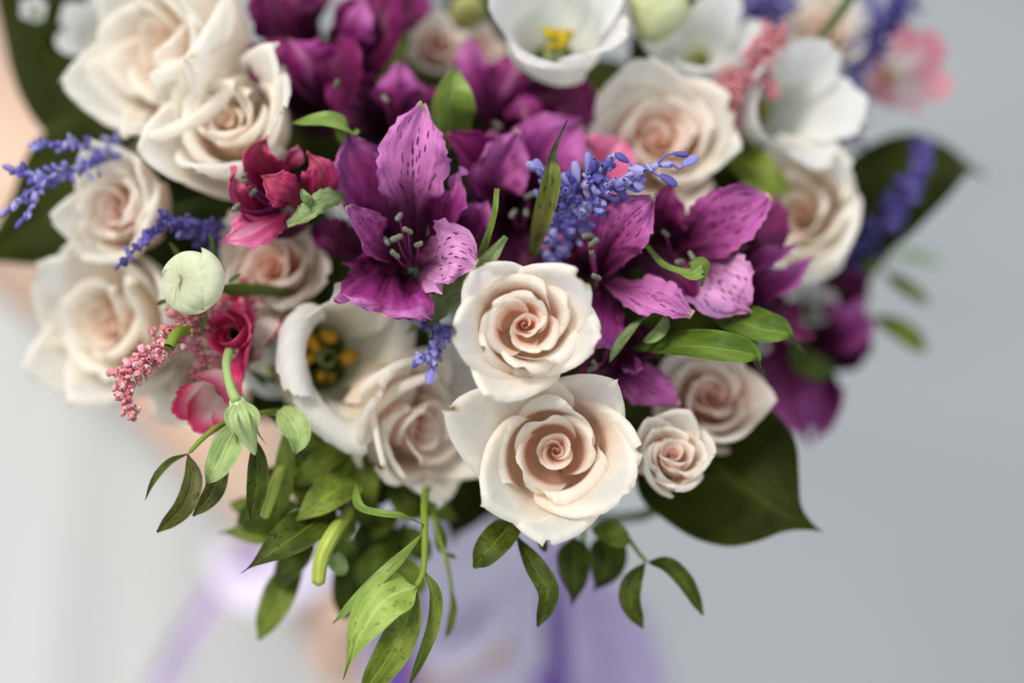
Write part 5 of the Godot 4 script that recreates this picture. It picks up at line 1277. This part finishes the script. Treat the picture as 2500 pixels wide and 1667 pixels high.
	leafy_sprig("blurred sprig with narrow leaflets at the far right over the grey ground", v3([2010, 900, -.135, 2080, 760, -.135, 2120, 680, -.135, 2170, 600, -.14]), 0.0018, [
		[v3([2120, 690, -.135, 2130, 640, -.13, 2160, 590, -.13, 2200, 540, -.132]), 34.0, Vector3(0.2, 0.2, 1), "leaf_mid", {}],
		[v3([2160, 660, -.135, 2195, 690, -.13, 2230, 715, -.13, 2270, 742, -.132]), 24.0, f, "leaf_mid", {}],
		[v3([2125, 770, -.13, 2165, 790, -.124, 2210, 815, -.124, 2260, 858, -.126]), 34.0, Vector3(0, 0.4, 1), "leaf_mid", {"prof": [0.1, 0.4, 0.7, 0.95, 1.0, 0.9, 0.3]}],
		[v3([2170, 620, -.17, 2220, 625, -.17, 2260, 635, -.172, 2300, 640, -.175]), 22.0, Vector3(0, 0.6, 0.8), "leaf_pale", {}],
		[v3([2080, 790, -.135, 2095, 740, -.13, 2120, 700, -.13]), 26.0, f, "leaf_mid", {}],
	])
	var r := rnd(301)
	for s in [["bushy sprig of small green leaflets in the middle of the foot of the bouquet", Vector3(900, 1060, -0.07), Vector3(760, 1330, -0.05)], ["bushy sprig of green leaflets between pale leaflet and loose rose", Vector3(860, 980, -0.06), Vector3(660, 1200, -0.045)], ["bushy sprig of green leaflets under the loose rose", Vector3(1010, 1080, -0.07), Vector3(950, 1400, -0.05)]]:
		var leaves := []
		for k in 9:
			var c: Vector3 = s[1].lerp(s[2], (k + 1.0) / 9.5)
			var dir := Vector3([-1.0, 1.0][k % 2] * r.randf_range(0.4, 1.0), r.randf_range(0.3, 1.0), 0).normalized() * r.randf_range(100, 150)
			var z := Vector3(0, 0, r.randf_range(0.004, 0.016))
			leaves.append([[c, c + dir * 0.35 + z, c + dir * 0.7 + z, c + dir + z * 0.4], r.randf_range(26, 38), Vector3(r.randf_range(-0.4, 0.4), r.randf_range(0.1, 0.5), 1), ["leaf_mid", "leaf_mid", "leaf_deep"][k % 3], {"cup": 0.4}])
		leafy_sprig(s[0], [s[1], s[1].lerp(s[2], 0.5) + Vector3(15, 0, 0), s[2]], 0.0011, leaves)
	var at := P(690, 1170, -0.02)
	for s in [["cut yellow green stalk hanging among the broad leaflets", v3([860, 1240, -.04, 815, 1300, -.012, 785, 1360, -.008, 775, 1432, -.008]), [0.0018, 0.0026, 0.0026, 0.0021]], ["slim yellow green stalk between two dark leaflets on the left", v3([690, 1130, -.03, 668, 1190, -.016, 655, 1230, -.012, 643, 1266, -.012]), [0.0014, 0.0020, 0.0018, 0.0014]]]:
		at = P(s[1][0].x, s[1][0].y, s[1][0].z)
		var o := thing("cut_stalk", s[0], "stalk", at, "", cam_basis)
		part("stalk_body", tube(s[1].map(func(p): return Q(p, at)), s[2], 12, 8), M.stem_lime, o)

func make_sprays() -> void:
	var g := "blue dried flower sprays"
	spray("blue_spray", "clear blue spray hanging out at the left edge beside the cream roses", "dried flowers", g, [
		[v3([300, 365, -.05, 225, 365, -.036, 150, 352, -.028, 82, 352, -.026]), 42.0, 14.0, 34],
		[v3([280, 385, -.045, 190, 415, -.03, 110, 430, -.022, 24, 412, -.02]), 48.0, 14.0, 50],
		[v3([170, 430, -.03, 90, 455, -.022, 48, 490, -.018, 4, 520, -.018]), 14.0, 10.0, 16],
		[v3([120, 440, -.026, 82, 485, -.02, 72, 515, -.018, 50, 540, -.018]), 10.0, 8.0, 10],
	], 30.0, M.blue, M.floret_mesh, 61)
	spray("blue_spray", "violet blue spray lying behind the round white bud", "dried flowers", g, [
		[v3([565, 560, -.045, 480, 545, -.03, 400, 548, -.022, 365, 575, -.018]), 42.0, 14.0, 44],
		[v3([540, 600, -.045, 470, 575, -.03, 420, 545, -.022, 395, 520, -.018]), 36.0, 10.0, 26],
		[v3([380, 560, -.022, 350, 590, -.016, 322, 615, -.013, 292, 646, -.012]), 11.0, 5.0, 14],
	], 31.0, M.deep_blue, M.floret_mesh, 62)
	spray("blue_spray", "dense blue spray in the middle with twigs reaching over the round rose", "dried flowers", g, [
		[v3([1340, 640, -.04, 1365, 550, -.02, 1400, 470, -.010, 1450, 425, -.006]), 66.0, 40.0, 80],
		[v3([1380, 600, -.035, 1430, 520, -.012, 1480, 465, -.004, 1560, 440, 0.0]), 50.0, 26.0, 64],
		[v3([1330, 520, -.02, 1335, 460, -.012, 1325, 420, -.010, 1305, 408, -.010]), 24.0, 14.0, 14],
		[v3([1440, 440, -.008, 1480, 410, -.004, 1490, 395, -.003]), 22.0, 12.0, 10],
		[v3([1530, 435, 0.0, 1560, 415, .003, 1590, 408, .004, 1626, 403, .004]), 12.0, 4.0, 5],
		[v3([1600, 405, .004, 1615, 390, .005, 1630, 378, .005, 1658, 376, .005]), 2.0, 1.0, 1],
		[v3([1600, 406, .004, 1640, 402, .005, 1660, 412, .005, 1684, 394, .005]), 2.0, 1.0, 1],
		[v3([1545, 428, 0.002, 1575, 412, .004, 1600, 425, .004, 1630, 438, .004]), 5.0, 2.0, 2],
		[v3([1540, 450, 0.0, 1548, 420, .002, 1535, 395, .003, 1520, 386, .003]), 6.0, 2.0, 2],
	], 39.0, M.blue, M.floret_mesh, 63)
	spray("blue_spray", "small violet blue spray between the tight hearted rose and the loose rose", "dried flowers", g, [
		[v3([1120, 780, -.035, 1085, 815, -.016, 1060, 850, -.010, 1018, 885, -.006]), 32.0, 12.0, 34],
		[v3([1070, 840, -.014, 1060, 880, -.008, 1052, 915, -.006]), 16.0, 8.0, 9],
		[v3([1080, 800, -.03, 1045, 795, -.022, 1020, 788, -.02]), 18.0, 10.0, 9],
	], 34.0, M.blue, M.floret_mesh, 64)
	spray("blue_spray", "blurred blue spray running down at the upper right corner", "dried flowers", g, [
		[v3([2090, 345, -.12, 2070, 260, -.11, 2090, 180, -.108, 2130, 110, -.108]), 56.0, 56.0, 110],
		[v3([2110, 130, -.108, 2150, 70, -.106, 2185, 30, -.106, 2215, 0, -.108]), 56.0, 46.0, 80],
		[v3([2150, 60, -.135, 2140, 10, -.135, 2130, -20, -.135]), 30.0, 26.0, 14],
	], 34.0, M.deep_blue, M.floret_mesh, 65)
	spray("blue_spray", "dark blue spray at the top edge above the pink one", "dried flowers", g, [
		[v3([1880, 130, -.12, 1860, 60, -.105, 1870, 20, -.10, 1880, -30, -.10]), 66.0, 66.0, 60],
		[v3([1860, 60, -.105, 1820, 20, -.10, 1790, -10, -.10]), 40.0, 30.0, 20],
		[v3([1870, 50, -.105, 1910, 30, -.10, 1935, 20, -.10]), 40.0, 20.0, 20],
	], 34.0, M.deep_blue, M.floret_mesh, 66)
	spray("blue_spray", "blurred blue spray lying on the far dark leaf at the right", "dried flowers", g, [
		[v3([2080, 660, -.12, 2130, 580, -.108, 2175, 520, -.104, 2215, 470, -.104]), 56.0, 48.0, 80],
		[v3([2200, 490, -.104, 2235, 440, -.102, 2255, 390, -.102, 2250, 345, -.104]), 42.0, 34.0, 56],
	], 34.0, M.deep_blue, M.floret_mesh, 67)
	spray("blue_spray", "bits of blue spray showing between wine petals and the far pink rose", "dried flowers", g, [
		[v3([930, 240, -.11, 945, 170, -.10, 965, 90, -.096, 985, 40, -.096]), 30.0, 22.0, 30],
		[v3([880, 200, -.10, 900, 140, -.094, 905, 110, -.094]), 16.0, 10.0, 8],
	], 26.0, M.deep_blue, M.floret_mesh, 68)
	g = "pink dried flower sprays"
	spray("pink_spray", "arching dusty pink spray in front of the tall cream rose", "dried flowers", g, [
		[v3([620, 730, -.045, 545, 752, -.03, 460, 790, -.014, 395, 835, -.006, 340, 900, -.002]), 70.0, 36.0, 280],
		[v3([350, 880, -.003, 312, 920, 0.0, 300, 960, .001, 322, 1015, .001]), 38.0, 22.0, 90],
		[v3([360, 870, -.003, 310, 900, 0.0, 288, 905, .001, 272, 910, .001]), 16.0, 8.0, 14],
		[v3([470, 800, -.02, 490, 850, -.018, 500, 890, -.018, 490, 915, -.018]), 40.0, 24.0, 40],
		[v3([395, 835, -.006, 380, 870, -.004, 385, 885, -.003]), 18.0, 10.0, 14],
		[v3([560, 750, -.03, 580, 800, -.032, 560, 850, -.034, 530, 900, -.036]), 54.0, 44.0, 60],
	], 18.0, M.pink, M.bead_mesh, 71)
	spray("pink_spray", "blurred rose pink spray before the wide white flower at the upper right", "dried flowers", g, [
		[v3([1800, 330, -.085, 1780, 270, -.07, 1775, 230, -.066, 1790, 190, -.066]), 58.0, 48.0, 190],
		[v3([1800, 230, -.075, 1840, 170, -.066, 1870, 120, -.064, 1895, 80, -.066]), 54.0, 46.0, 200],
		[v3([1860, 190, -.07, 1880, 210, -.066, 1890, 235, -.066]), 34.0, 14.0, 50],
		[v3([1770, 250, -.075, 1730, 240, -.07, 1710, 225, -.07]), 30.0, 16.0, 46],
	], 13.0, M.pink, M.bead_mesh, 72, true)
